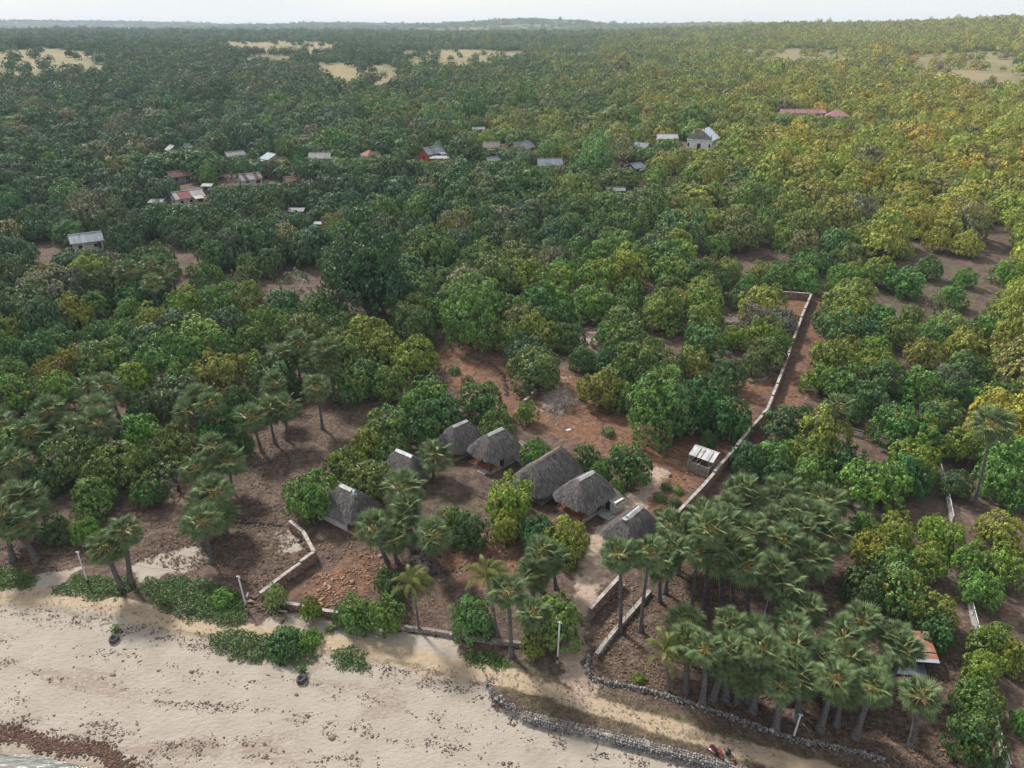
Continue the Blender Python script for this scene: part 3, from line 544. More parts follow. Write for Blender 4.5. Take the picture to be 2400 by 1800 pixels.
for p, hs in zip(list(house_pos) + [church_p], HOUSES + [(0, 0, 14, 12, 0, 4, 4)]):
    w = max(hs[2], hs[3]) * .5; dist = np.linalg.norm(p[:2]); dirv = p[:2] / dist; q = np.stack([wx, wy], 1) - p[:2]; al = -(q @ dirv); ac = np.abs(q @ np.array([dirv[1], -dirv[0]]))
    zl = CZ + (p[2] + hs[5] * (.3 if hs[8:9] in (('w_white',), ('w_orange',)) or hs[0] == 0 else 1.0) - CZ) * (1 - al / dist) - wz; k = (ac < w + 1.5 + wr * .6) & (al > 0) & (al < 90); hm = np.maximum(zl, 2.6); lim = k & (wh > hm); wh[lim] = hm[lim]; wr[lim] = np.minimum(wr[lim], .4 + hm[lim] * .72)
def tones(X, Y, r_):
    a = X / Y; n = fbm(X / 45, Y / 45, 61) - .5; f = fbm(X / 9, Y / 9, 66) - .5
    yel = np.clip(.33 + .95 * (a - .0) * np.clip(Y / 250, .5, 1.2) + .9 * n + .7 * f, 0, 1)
    sun = np.clip((a - .02) / .4, 0, 1) * np.clip((Y - 300) / 400, 0, 1); yel = np.clip(yel + .25 * sun, 0, 1)  # sunlit patch painted into the leaf colour, brighter yellow towards right and distance
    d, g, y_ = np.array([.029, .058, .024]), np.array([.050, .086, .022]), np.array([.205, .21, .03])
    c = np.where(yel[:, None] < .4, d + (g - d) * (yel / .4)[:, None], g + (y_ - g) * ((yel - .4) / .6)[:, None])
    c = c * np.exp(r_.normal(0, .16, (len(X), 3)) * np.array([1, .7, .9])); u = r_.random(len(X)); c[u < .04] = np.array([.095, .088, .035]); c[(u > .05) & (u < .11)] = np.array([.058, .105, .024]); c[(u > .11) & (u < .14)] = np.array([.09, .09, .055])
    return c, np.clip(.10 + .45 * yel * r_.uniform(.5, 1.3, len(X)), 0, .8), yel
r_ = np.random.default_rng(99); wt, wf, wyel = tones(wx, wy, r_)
order = np.argsort(np.hypot(wx, wy))
n_ind = max(0, 300 - sum(1 for q in mango_items))
ind = set(order[:n_ind].tolist())
TONES = {'g': 'green', 'b': 'bright green', 'd': 'dark green', 'k': 'very tall blackish green', 'y': 'yellow tipped', 'o': 'brownish olive', 's': 'thin grey green', 'l': 'pale green'}
MARKS = [('the hindmost thatched hut', 1080, 1045), ('the thatched hut with the orange porch', 1165, 1075), ('the long thatched hut', 1285, 1135), ('the thatched hut with the side annex', 1380, 1175), ('the seaward thatched hut with a broken ridge end', 1480, 1240),
         ('the thatched hut hidden behind a palm', 965, 1100), ('the thatched hut with the torn ridge cap', 830, 1190), ('the roofed block latrine', 1640, 1100), ('the corner of the long stone wall', 1895, 700), ('the bend of the long stone wall', 1800, 960),
         ('the rusty tin shed', 2150, 1530), ('the fence with white rails', 2280, 1460), ('the tall leaning fan palm', 2285, 1180), ('the tall dark crowned tree', 845, 690), ('the shiny blue roofed house', 175, 575), ('the bare earth clearing', 700, 700),
         ('the log pile', 620, 1440), ('the utility pole at the lane', 1306, 1552), ('the small dividing wall in the yard', 1243, 930), ('the round fan palm cluster', 330, 660), ('the leaning pole on the creeper', 208, 1370), ('the open ground beyond the wall', 2150, 680), ('the oval red clearing', 1090, 850), ('the path between the trees', 1940, 540), ('the striped roofed house', 435, 475), ('the mid-wood fan palm clump', 690, 850)]
MW = [(n, at(u, v)) for n, u, v in MARKS]
ORD = ['nearest', 'second nearest', 'third nearest', 'fourth nearest', 'fifth nearest', 'sixth nearest', 'seventh nearest', 'eighth nearest', 'ninth nearest', 'tenth nearest']
tree_objs = []
def add_tree(x, y, z, r, h, tone, kind, col=None, fl=None):
    e = make_tree((x, y, z), r, h, tone, len(tree_objs) * 7 + 3, kind)
    c = [k for k in e.children if k.name.startswith('crown')][0]
    if col is not None: setleaf(c, col, fl)
    tree_objs.append((e, np.array([x, y, z]), tone, r))
for x, y, z, r, h, tone, kind in mango_items: add_tree(x, y, z, r, h, tone, kind)
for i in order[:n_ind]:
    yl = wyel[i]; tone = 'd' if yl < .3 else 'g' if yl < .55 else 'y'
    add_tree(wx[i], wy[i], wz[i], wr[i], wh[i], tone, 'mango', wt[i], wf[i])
near_lists = {}
for e, p, tone, r in tree_objs:
    d = [np.hypot(*(p - q)[:2]) for n, q in MW]; k = int(np.argmin(d)); q = MW[k][1]
    rel = 'behind' if p[1] - q[1] > abs(p[0] - q[0]) else 'in front of' if q[1] - p[1] > abs(p[0] - q[0]) else ('to the right of' if p[0] > q[0] else 'to the left of')
    near_lists.setdefault((k, rel, TONES[tone]), []).append((d[k], e))
for (k, rel, tn), L in near_lists.items():
    L.sort(key=lambda a: a[0])
    for j, (d, e) in enumerate(L):
        if j < len(ORD) and len(L) > 1: lab = f"{tn} mango tree, {ORD[j]} of them {rel} {MW[k][0]}"
        elif len(L) == 1: lab = f"{tn} mango tree, sole one {rel} {MW[k][0]}"
        else: lab = f"{tn} mango tree well {rel} {MW[k][0]}, in the closed wood"
        ws = lab.split(); lab = ' '.join(ws[:16]); tag(e, lab, 'tree', 'mango trees of the village wood')
# the rest of the wood: one object, points instanced with the same crowns
rest = order[n_ind:]
libc = bpy.data.collections.new('crown_library')
fars = [crown_mesh('far_crown', 700 + i, 1700, .15, ncl=17, squat=.78, rnd=.2, dome=1.1, var=.45, cmin=.24, cmax=.40) for i in range(5)] 
MIDC = [crown_mesh('mid_crown', 500 + i, 4200, .105, ncl=22, squat=.76, rnd=.26, dome=.9, var=.7, cmin=.2, cmax=.36) for i in range(5)]
libm = CROWNS[:7] + fars + MIDC + SPARSE + TALLC[:1]
for i, me in enumerate(libm):
    o = bpy.data.objects.new('lib_%02d' % i, me); libc.objects.link(o); setleaf(o, TINT['g'], .3)
rp = np.stack([wx[rest], wy[rest], wz[rest]], 1); rr = wr[rest]; hh = wh[rest]; chh = hh / (.95 * 1.45)
rp[:, 2] += hh - chh * .95
bigs = rr > 10; chh[bigs] *= .55; rp[bigs, 2] -= hh[bigs] * .35
me = bpy.data.meshes.new('woodland'); me.vertices.add(len(rp)); me.vertices.foreach_set('co', rp.astype(np.float32).ravel())
def pa(n, ty, data, key): a_ = me.attributes.new(n, ty, 'POINT'); a_.data.foreach_set(key, np.ascontiguousarray(data).ravel())
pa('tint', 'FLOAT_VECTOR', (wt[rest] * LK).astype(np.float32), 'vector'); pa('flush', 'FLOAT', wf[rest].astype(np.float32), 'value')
pa('scl', 'FLOAT_VECTOR', np.stack([rr, rr, chh], 1).astype(np.float32), 'vector'); pa('rotz', 'FLOAT_VECTOR', np.stack([rr * 0, rr * 0, r_.uniform(0, 6.28, len(rr))], 1).astype(np.float32), 'vector')
pick = np.where(rp[:, 1] < 650, r_.integers(0, 7, len(rr)), r_.integers(7, 12, len(rr))); u_ = r_.random(len(rr)); pick = np.where((rp[:, 1] > 250) & (rp[:, 1] < 520), 12 + r_.integers(0, 5, len(rr)), pick); pick = np.where((rp[:, 1] >= 520) & (rp[:, 1] < 650), r_.integers(7, 12, len(rr)), pick); pick[u_ < .03] = 17 + r_.integers(0, 3, len(rr))[u_ < .03]; pick[u_ > .975] = 20; pa('pick', 'INT', pick.astype(np.int32), 'value')
ng = bpy.data.node_groups.new('scatter', 'GeometryNodeTree')
ng.interface.new_socket('Geometry', in_out='INPUT', socket_type='NodeSocketGeometry'); ng.interface.new_socket('Geometry', in_out='OUTPUT', socket_type='NodeSocketGeometry')
gi, go = N(ng, 'NodeGroupInput'), N(ng, 'NodeGroupOutput'); ci = N(ng, 'GeometryNodeCollectionInfo'); ci.inputs['Collection'].default_value = libc; ci.inputs['Separate Children'].default_value = True; ci.inputs['Reset Children'].default_value = True
m2p = N(ng, 'GeometryNodeMeshToPoints'); iop = N(ng, 'GeometryNodeInstanceOnPoints'); iop.inputs['Pick Instance'].default_value = True
def na(n, ty): q = N(ng, 'GeometryNodeInputNamedAttribute', data_type=ty); q.inputs[0].default_value = n; return q.outputs[0]
ng.links.new(gi.outputs[0], m2p.inputs[0]); ng.links.new(m2p.outputs[0], iop.inputs['Points']); ng.links.new(ci.outputs[0], iop.inputs['Instance'])
ng.links.new(na('pick', 'INT'), iop.inputs['Instance Index']); ng.links.new(na('rotz', 'FLOAT_VECTOR'), iop.inputs['Rotation']); ng.links.new(na('scl', 'FLOAT_VECTOR'), iop.inputs['Scale']); ng.links.new(iop.outputs[0], go.inputs[0])
wo = link('woodland', me); tag(wo, 'distant mango wood stretching back to the hills as one canopy', kind='stuff'); md = wo.modifiers.new('scatter', 'NODES'); md.node_group = ng
print('TREES individual', len(tree_objs), 'instanced', len(rest))

#@@PART2@@
# ------------------------------------------------------------------ palms
def fan_leaf(name, seed, m, pet=True, nseg=20, droop=.28):
    r = np.random.default_rng(seed); V = [(1.0, 0, 0)]; F = []; lv = []; mi = []
    for i in range(nseg):
        a0 = math.radians(-132 + 264 * i / nseg); a1 = math.radians(-132 + 264 * (i + 1) / nseg); am = (a0 + a1) / 2
        L = (.98 - .22 * (abs(am) / 2.3) ** 2) * r.uniform(.9, 1.06); mid = .5 * L; n = len(V); dr = droop * r.uniform(.6, 1.5)
        pts = [(a0, mid, -.05 * dr + .0), (am, mid * 1.05, .055), (a1, mid, -.05 * dr), (am + r.uniform(-.05, .05), L, .02)]
        for a, q, z in pts: V.append((1.0 + q * math.cos(a), q * math.sin(a), z - dr * q * q))
        F += [(0, n, n + 1), (0, n + 1, n + 2), (n, n + 3, n + 1), (n + 1, n + 3, n + 2)]; b = r.random(); lv += [b * .6, b * .6 + .1, b * .7 + .2, b * .7 + .3]
    mi = [0] * len(F)
    if pet:
        tv, tf = tube([(0, 0, 0), (.5, 0, .03), (1.02, 0, .012), (1.3, 0, -.01)], [.05, .036, .028, .008], 4); n = len(V); V += [tuple(v) for v in tv]; F += [tuple(a + n for a in f) for f in tf]; lv += [.5] * len(tf); mi += [1] * len(tf)
    me = mesh(name, V, F, m, False, fattr={'lv': np.clip(lv, 0, 1)}); me.materials.append(M_PETIOLE if m is M_FAN else M_DRYFAN); me.polygons.foreach_set('material_index', np.array(mi, np.int32)); return me
FANS = [fan_leaf('leaf', 900 + i, M_FAN, droop=.08 + .06 * i) for i in range(5)]
DRYF = [fan_leaf('dry_leaf', 920 + i, M_DRYFAN, nseg=13, droop=.7) for i in range(3)]
def palm_layout(seed, nleaf, ndry, size):
    r = np.random.default_rng(seed); out = []
    for i in range(nleaf):
        f = (i + .5) / nleaf; el = math.radians(86 - 128 * f ** .85 + r.uniform(-9, 9)); az = i * 2.39996 + r.uniform(-.3, .3)
        out.append((FANS[int(r.integers(5))], az, el, r.uniform(-.6, .6), size * r.uniform(.88, 1.1) * (.9 if f < .15 else 1.0)))
    for i in range(ndry): out.append((DRYF[int(r.integers(3))], i * 2.39996 * 1.3 + .5, math.radians(r.uniform(-82, -48)), r.uniform(-.5, .5), size * r.uniform(.75, .95)))
    return out
def leaf_matrix(az, el, roll, s): return Matrix.Rotation(az, 4, 'Z') @ Matrix.Rotation(-el, 4, 'Y') @ Matrix.Rotation(roll, 4, 'X') @ Matrix.Scale(s, 4) @ Matrix.Translation((.12, 0, 0))
def joined_crown(seed, size=1.0):
    Vs, Fs, lv, mi, n = [], [], [], [], 0
    for me, az, el, ro, s in palm_layout(seed, 30, 6, size):
        M = np.array(leaf_matrix(az, el, ro, s)); co = np.empty(len(me.vertices) * 3); me.vertices.foreach_get('co', co); co = co.reshape(-1, 3) @ M[:3, :3].T + M[:3, 3]
        Vs.append(co); a = np.empty(len(me.polygons)); me.attributes['lv'].data.foreach_get('value', a); lv.append(a)
        for p in me.polygons: Fs.append(tuple(v + n for v in p.vertices)); mi.append((0 if p.material_index == 0 else 1) if me.name.startswith('leaf') else 2)
        n += len(co)
    me = mesh('crown', np.concatenate(Vs), Fs, M_FAN, False, fattr={'lv': np.concatenate(lv)}); me.materials.append(M_PETIOLE); me.materials.append(M_DRYFAN); me.polygons.foreach_set('material_index', np.array(mi, np.int32)); return me
PCROWN = [joined_crown(i * 11 + 5) for i in range(5)]
def ray_at_y(u, v, y):
    a, b = (u - 1200) / FPX, -(v - 900) / FPX; d = np.array([a, math.cos(PITCH) + math.sin(PITCH) * b, -math.sin(PITCH) + math.cos(PITCH) * b]); return np.array([0, 0, CZ]) + d * (y / d[1])
def palm(cu, cv, base=None, h=6.5, rp=40, label=None, thick=1.0, group='fan palms', ndry=9, nleaf=34):
    if base is not None:
        p = at(*base); c = ray_at_y(cu, cv, p[1]); lean = c[0] - p[0]; h = max(2.0, c[2] - p[2])
    else: h *= random.uniform(.8, 1.25); p = at(cu, cv, h); lean = random.uniform(-.8, .8)
    dep = depth(p + np.array([0, 0, h])); R = rp * dep / FPX; size = np.clip(R / 2.02, .85, 1.6) * random.uniform(.86, 1.1); nleaf = random.randint(28, 38); ndry = random.choice((3, 6, 9, 14))
    e = empty('fan_palm', tuple(map(float, p)), 0, label, 'palm', group); sd = int(cu * 7 + cv * 13)
    r = np.random.default_rng(sd); n = 9; t = np.linspace(0, 1, n); bow = r.uniform(-.25, .25)
    path = np.stack([lean * t ** 1.2 + bow * np.sin(t * PI) * .6, bow * np.sin(t * PI) * .5, -.2 + (h + .2) * t], 1)
    rad = thick * (.17 + .22 * np.exp(-t * h / .7) + .05 * (1 - t)); 
    m = max(6, int(h / .28)); t2 = np.linspace(0, 1, m); path = np.stack([np.interp(t2, t, path[:, k]) for k in range(3)], 1); rad = np.interp(t2, t, rad) * (1 + .07 * (np.arange(m) % 2))
    part('trunk', tube(path, rad, 9), M_PTRUNK, e, True)
    top = path[-1] + np.array([0, 0, .05])
    if dep < 150:
        for me, az, el, ro, s in palm_layout(sd, nleaf, ndry, size):
            o = bpy.data.objects.new('leaf' if me.name.startswith('leaf') else 'dry_leaf', me); COL.objects.link(o); o.parent = e; o.matrix_local = Matrix.Translation(top) @ leaf_matrix(az, el, ro, s)
    else:
        o = link('crown', PCROWN[sd % 5], e); o.location = top; o.scale = (size,) * 3; o.rotation_euler = (0, 0, r.uniform(0, 6.28))
    return e
PL = []                                   # crown px, base px or None, height, radius px, label
def ptile(ox, oy, L):
    for q in L: PL.append((ox + q[0] * S, oy + q[1] * S, (ox + q[3] * S, oy + q[4] * S) if len(q) > 4 and q[3] is not None else None, q[2], q[5] if len(q) > 5 else None))
ptile(0, 600, [(1800, 660, 7), (1920, 630, 7.5), (2030, 700, 7), (1960, 570, 8), (2090, 620, 8), (2135, 700, 7), (1780, 830, 7), (2050, 860, 7, 2090, 1120, 'fan palm with slim trunk alone on bare ground behind the trio'), (1630, 1050, 7, 1700, 1270, 'front palm of the trio at the scrub edge'),
    (1740, 1000, 7, 1785, 1215, 'middle palm of the trio at the scrub edge'), (1850, 980, 7, 1862, 1195, 'hindmost palm of the trio at the scrub edge'), (570, 860, 6.5), (720, 860, 7), (600, 990, 5.5), (660, 1090, 5.5), (1280, 930, 6.5), (1210, 1020, 6), (1370, 970, 6.5), (200, 1150, 6.5), (10, 1100, 6), (330, 1010, 5.5), (480, 1140, 5),
    (1400, 1240, 6), (1310, 1380, 5.5), (1470, 1340, 6), (1400, 1540, 5.5), (1290, 1630, 5), (50, 1340, 5), (60, 1570, 6), (180, 1590, 6), (860, 100, 7), (960, 70, 7.5), (1060, 140, 7), (1000, 180, 7), (900, 170, 7), (1110, 90, 7), (800, 130, 7)])
ptile(800, 600, [(600, 1300, 6, 600, 1440, 'round fan palm with hanging dry skirt beside the hidden hut'), (410, 1510, 5.5, None, None, 'spiky fan palm with few open leaves by the hidden hut'), (400, 1650, 5)])
ptile(1600, 600, [(1010, 980, 11, 940, 1285, 'slim fan palm by the short fence inland'), (2010, 1100, 15, 1890, 1610, 'tall leaning fan palm with long curved trunk'), (370, 1530, 5.5), (660, 1540, 5.5), (900, 1600, 5)])
ptile(800, 1200, [(1800, 280, 9, 1805, 775, 'slim tall palm at the concrete edged wall, nearer the lane'), (2000, 265, 9, 1940, 775, 'slim tall palm at the concrete edged wall, further from the lane'), (2130, 240, 7), (2150, 105, 6.5), (2200, 180, 6.5), (210, 110, 5, 295, 320), (350, 170, 5), (600, 160, 5.5, 605, 385), (450, 90, 5), (1310, 270, 5.5), (1400, 300, 5), (1240, 400, 4.5),
    (1080, 520, 6, 1103, 935, 'fan palm at the front of the beach clump'), (1230, 660, 3.5), (2090, 330, 5)])
ptile(1600, 1200, [(100, 260, 6.5, 60, 630), (180, 120, 7, 130, 630), (400, 130, 6.5), (620, 190, 6.5), (620, 70, 6.5), (790, 130, 6.5), (960, 160, 6.5), (840, 310, 6.5), (410, 350, 6, 430, 715), (320, 240, 6.5, 320, 640), (650, 480, 6, 600, 745), (820, 630, 5.5), (240, 280, 6.5, 250, 630), (1160, 710, 5.5, 1070, 985), (1330, 810, 5), (150, 890, 4.5, 125, 1255), (60, 710, 5), (290, 730, 5), (510, 880, 4.5, 455, 1290),
    (770, 870, 4.5), (640, 1130, 4, 600, 1420), (990, 1090, 4, 890, 1405), (1230, 1140, 4, 1115, 1460), (1540, 1200, 4, 1485, 1510), (470, 780, 5), (740, 770, 5), (720, 1000, 4.5), (30, 860, 5, 25, 1150), (300, 900, 5, 280, 1210), (1400, 900, 4.5), (880, 960, 4.5)])
ptile(0, 1200, [(130, 85, 5, 235, 315, 'stout palm with shaggy trunk near the photo edge, right of its twin'), (20, 30, 5, 85, 315, 'stout palm with shaggy trunk at the very edge of the scene'), (690, 230, 4, 795, 495, 'leaning palm on the creeper with grey hanging skirt'), (800, 135, 5, 845, 465, 'palm behind the leaning palm on the creeper'), (1310, 70, 5, 1370, 330, 'lone palm on the sand patch edge'), (1420, 20, 5, 1470, 140)])
for poly_, n_, hh2 in (([(1560, 1250), (1650, 1165), (1800, 1135), (1950, 1180), (1965, 1320), (1800, 1345), (1620, 1330)], 8, 6.3), ([(1590, 1480), (1750, 1440), (1900, 1430), (2090, 1560), (2040, 1640), (1750, 1600), (1600, 1560)], 9, 4.6)):
    pp = np.array(poly_, float); got = [(a[0], a[1]) for a in PL]; rg = np.random.default_rng(n_); k_ = 0
    while k_ < 4000 and n_ > 0:
        k_ += 1; q = rg.uniform(pp.min(0), pp.max(0))
        if sdpoly(q[None], pp)[0] > 0 and min(math.hypot(q[0] - a, q[1] - b) for a, b in got) > 33 - k_ * .004: PL.append((q[0], q[1], None, hh2 * rg.uniform(.85, 1.15), None)); got.append(tuple(q)); n_ -= 1
pn = {}
for cu, cv, base, h, lab in PL:
    thick = 1.0 if cv < 1400 and not (cu < 400 and cv > 1150) else 1.45
    if lab is None:
        p = at(cu, cv, h); d = [np.hypot(*(p - q)[:2]) for n, q in MW]; k = int(np.argmin(d)); pn.setdefault(k, []).append((d[k], len(pn), cu, cv, base, h, thick))
    else: palm(cu, cv, base, h, 54, lab, thick)
for k, L in pn.items():
    L.sort()
    for j, (d, _, cu, cv, base, h, thick) in enumerate(L):
        o_ = ORD[j] if j < 10 else 'far %dth nearest' % (j + 1)
        palm(cu, cv, base, h, 54, f"{'stout ' if thick > 1.2 else ''}fan palm, {o_} to {MW[k][0]}", thick)
def frond(name, seed):
    r = np.random.default_rng(seed); n = 26; s = np.linspace(0, 1, n); x = 2.9 * np.sin(s * 1.35) / np.sin(1.35) * .97; z = .9 * np.sin(s * 2.1) - 1.5 * s ** 2.4
    path = np.stack([x, .12 * np.sin(s * 3 + seed), z], 1); V, F = tube(path[::3], np.linspace(.045, .01, len(path[::3])), 4); V = list(map(tuple, V)); F = list(F); lv = [.9] * len(F)
    T = np.gradient(path, axis=0); T /= np.linalg.norm(T, axis=1)[:, None]
    for i in range(2, n):
        for sg in (-1, 1):
            L = .85 * math.sin(PI * (.1 + .85 * s[i])) * r.uniform(.85, 1.1); side = np.cross(T[i], (0, 0, 1.0)) * sg; side /= np.linalg.norm(side)
            d = side * .75 + T[i] * .55 + np.array([0, 0, -.35 - .35 * r.random()]); d /= np.linalg.norm(d); w = T[i] * .055; a = path[i]; m_ = a + d * L * .5 + np.array([0, 0, -.03]); e = a + d * L + np.array([0, 0, -.14 * L])
            k = len(V); V += [tuple(a - w * .6), tuple(a + w * .6), tuple(m_ + w), tuple(m_ - w), tuple(e)]; F += [(k, k + 1, k + 2, k + 3), (k + 3, k + 2, k + 4)]; b = r.random(); lv += [b * .7, b]
    return mesh(name, V, F, M_COCO, False, fattr={'lv': lv})
FRONDS = [frond('frond', i) for i in range(4)]
M_NUT = mat('coconut', (.16, .17, .04))
def coconut(cu, cv, base, label, n=17, s=1.0):
    p = at(*base); c = ray_at_y(cu, cv, p[1]); h = c[2] - p[2]; e = empty('coconut_palm', tuple(map(float, p)), 0, label, 'palm', 'coconut palms'); t = np.linspace(0, 1, 14)
    path = np.stack([(c[0] - p[0]) * t ** 1.4, .2 * np.sin(t * PI), -.2 + (h + .2) * t], 1); part('trunk', tube(path, .13 + .12 * np.exp(-t * 7), 8), M_PTRUNK, e, True); r = np.random.default_rng(int(cu))
    for i in range(n):
        f = (i + .5) / n; el = math.radians(75 - 105 * f + r.uniform(-8, 8)); az = i * 2.39996
        az += .55 * math.sin(az - 3.6)                                       # wind pushes the fronds one way
        o = bpy.data.objects.new('frond', FRONDS[int(r.integers(4))]); COL.objects.link(o); o.parent = e
        o.matrix_local = Matrix.Translation(path[-1]) @ Matrix.Rotation(az, 4, 'Z') @ Matrix.Rotation(-el * .8, 4, 'Y') @ Matrix.Rotation(r.uniform(-.4, .4), 4, 'X') @ Matrix.Scale(s * r.uniform(.85, 1.05), 4)
    for i in range(5):
        iv, fi = ico(); a = i * 1.26; part('coconut', (iv * .13 + path[-1] + np.array([.22 * math.cos(a), .22 * math.sin(a), -.22]), fi), M_NUT, e, True)
coconut(800 + 455 * S, 1200 + 470 * S, (800 + 505 * S, 1200 + 775 * S), 'wind-blown coconut palm behind the two round trees on the sand', s=.95)
coconut(800 + 940 * S, 1200 + 420 * S, (800 + 1012 * S, 1200 + 835 * S), 'coconut palm leaning in the beach clump beside the fan palm', s=1.0)
coconut(800 + 2095 * S, 1200 + 905 * S, (800 + 2122 * S, 1200 + 1165 * S), 'low coconut palm behind the dry-stone wall corner', s=.95)

# ------------------------------------------------------------------ thatched huts
def thatch_material():
    m, t, o = newmat('thatch'); lv = attr(t, 'lv'); tc = N(t, 'ShaderNodeTexCoord'); n = noise(t, tc.outputs['Object'], .8, 6)
    oi = N(t, 'ShaderNodeObjectInfo'); c = mixc(t, lv, (.045, .042, .044), (.20, .186, .184)); c = mixc(t, ramp(t, n, .45, .68, 0, .7), c, (.095, .083, .076)); c = mixc(t, ramp(t, noise(t, tc.outputs['Object'], .35, 4), .5, .7, 0, .5), c, (.19, .178, .172)); bsdf(t, o, c, .95, .1); return m
M_THATCH = thatch_material()
M_CAP = mat('zinc_cap', (.40, .405, .41), rough=.45, metal=.15, var=.2, dirt=(.30, .285, .27)); M_LIME = mat('limewash', (.50, .50, .49), rough=.9, var=.15, dirt=(.33, .31, .29), dscale=1.4)
M_TERRA = mat('terracotta_floor', (.34, .125, .055), rough=.35, var=.25, dirt=(.22, .10, .06)); M_DARK = mat('dark_opening', (.018, .016, .016), var=.2); M_WOOD = mat('grey_wood', (.15, .115, .09), dirt=(.08, .06, .05)); M_POST = mat('dark_post', (.035, .03, .03))
M_CONC = mat('concrete', (.30, .285, .27), dirt=(.19, .17, .155)); M_PANEL = mat('woven_panel', (.36, .36, .37), scale=9, var=.2)
def roof_surface(L, Wd, Lr, ze, zr, s, t):
    """s around the eave 0..1, t ridge 0 .. eave 1, gives points of a bowed hipped thatch"""
    a = s * 2 * PI; ca, sa = np.cos(a), np.sin(a); e = 4.2
    k = (np.abs(ca) ** e + np.abs(sa) ** e) ** (-1 / e); ex, ey = ca * k * L / 2, sa * k * Wd / 2
    rx = np.clip(ex * (Lr / L) * 1.25, -Lr / 2, Lr / 2); q = t
    x = rx + (ex - rx) * q; y = ey * q; z = zr + (ze - zr) * (q ** 1.22) + .12 * np.sin(q * PI) + q * (.09 * np.sin(a * 3 + L * 5) + .07 * np.sin(a * 7 + Wd * 9)) - .06 * (1 - q) * np.cos(rx * 1.3)
    return np.stack([x, y, z], -1)
def thatch(e, L, Wd, Lr, ze, zr, seed, nst=3400):
    r = np.random.default_rng(seed); ns, nt_ = 88, 12; s, t = np.meshgrid(np.arange(ns) / ns, np.linspace(0, 1, nt_)); P = roof_surface(L, Wd, Lr, ze, zr, s, t); P += (r.random(P.shape) - .5) * .05
    V = P.reshape(-1, 3); F = [(i * ns + j, (i + 1) * ns + j, (i + 1) * ns + (j + 1) % ns, i * ns + (j + 1) % ns) for i in range(nt_ - 1) for j in range(ns)]
    low = P[-1] * np.array([.93, .93, 1]) + np.array([0, 0, -.28]); n0 = len(V); V = np.concatenate([V, low]); F += [((nt_ - 1) * ns + j, n0 + j, n0 + (j + 1) % ns, (nt_ - 1) * ns + (j + 1) % ns) for j in range(ns)]
    inn = P[-1] * np.array([.5, .5, 1]) + np.array([0, 0, .5]); n1 = len(V); V = np.concatenate([V, inn]); F += [(n0 + j, n1 + j, n1 + (j + 1) % ns, n0 + (j + 1) % ns) for j in range(ns)]
    ro = part('roof', (V, F), M_THATCH, e, False, fattr={'lv': np.clip(.35 + .15 * r.normal(size=len(F)), 0, 1)})
    st = r.random(nst); tt = np.sqrt(r.random(nst)) * .97 + .03; eave = r.random(nst) < .16; tt[eave] = r.uniform(.95, 1.0, eave.sum())
    A0 = roof_surface(L, Wd, Lr, ze, zr, st, tt); dt = .01; D = roof_surface(L, Wd, Lr, ze, zr, st, tt + dt) - A0; D /= np.linalg.norm(D, axis=1)[:, None] + 1e-9
    G = roof_surface(L, Wd, Lr, ze, zr, st + .003, tt) - A0; Nn = np.cross(G, D); Nn /= np.linalg.norm(Nn, axis=1)[:, None] + 1e-9; Nn *= np.sign(Nn[:, 2:3] + 1e-6)
    D = D + r.normal(0, .10, D.shape); D /= np.linalg.norm(D, axis=1)[:, None]; B = np.cross(Nn, D); B /= np.linalg.norm(B, axis=1)[:, None] + 1e-9
    ln = r.uniform(.45, 1.0, nst)[:, None]; w = r.uniform(.03, .075, nst)[:, None]; l0 = r.uniform(.01, .04, nst)[:, None]; l1 = r.uniform(.03, .11, nst)[:, None]
    a = A0 - D * ln * .5 + Nn * l0; b = A0 + D * ln * .5 + Nn * l1
    V2 = np.stack([a - B * w, a + B * w, b + B * w * .6, b - B * w * .6], 1).reshape(-1, 3)
    part('thatch_strands', (V2, np.arange(4 * nst).reshape(-1, 4)), M_THATCH, ro, kind='stuff', fattr={'lv': np.clip(.5 + .3 * r.normal(size=nst), 0, 1)})
    return ro
def ridgecap(ro, Lr, zr, torn=0, w=.42):
    for sg in (-1, 1):
        V = np.array([(-Lr / 2 - .15, 0, zr + .16), (Lr / 2 + .15 - torn, 0, zr + .16), (Lr / 2 + .15 - torn, sg * w, zr - .12), (-Lr / 2 - .15, sg * w, zr - .12)]); V = np.concatenate([V, V - np.array([0, 0, .03])])
        F = [(0, 1, 2, 3), (4, 7, 6, 5), (0, 4, 5, 1), (1, 5, 6, 2), (2, 6, 7, 3), (3, 7, 4, 0)]
        part('ridge_cap', (V, F), M_CAP, ro)
def hut(r1, r2, L, Wd, Lr, ze, zr, label, seed, torn=0, cap=True):
    m = ((r1[0] + r2[0]) / 2, (r1[1] + r2[1]) / 2); p = at(*m, zr); q1, q2 = at(*r1, zr), at(*r2, zr); yaw = math.atan2(q2[1] - q1[1], q2[0] - q1[0])
    e = empty('thatched_hut', tuple(map(float, p)), yaw, label, 'hut', 'thatched huts of the yard'); ro = thatch(e, L, Wd, Lr, ze, zr, seed)
    if cap: ridgecap(ro, Lr, zr, torn)
    return e
def slab(e, name, c, s, m, **k): return part(name, box(c, s), m, e, **k)
hA = hut((1056, 1001), (1097, 983), 7.4, 6.2, 3.0, 1.7, 5.0, 'hindmost thatched hut with low grey wall and white ridge cap', 11)
slab(hA, 'floor', (0, 0, .05), (6.2, 5.0, .5), M_CONC); slab(hA, 'wall', (.6, 0, 1.1), (4.2, 4.2, 1.9), M_LIME); slab(hA, 'door', (.8, -2.12, 1.0), (.9, .06, 1.7), M_DARK); slab(hA, 'low_wall', (1.5, -2.6, .55), (2.6, .25, .8), M_CONC); slab(hA, 'porch_floor', (-2.4, 0, .32), (1.5, 4.4, .05), M_TERRA)
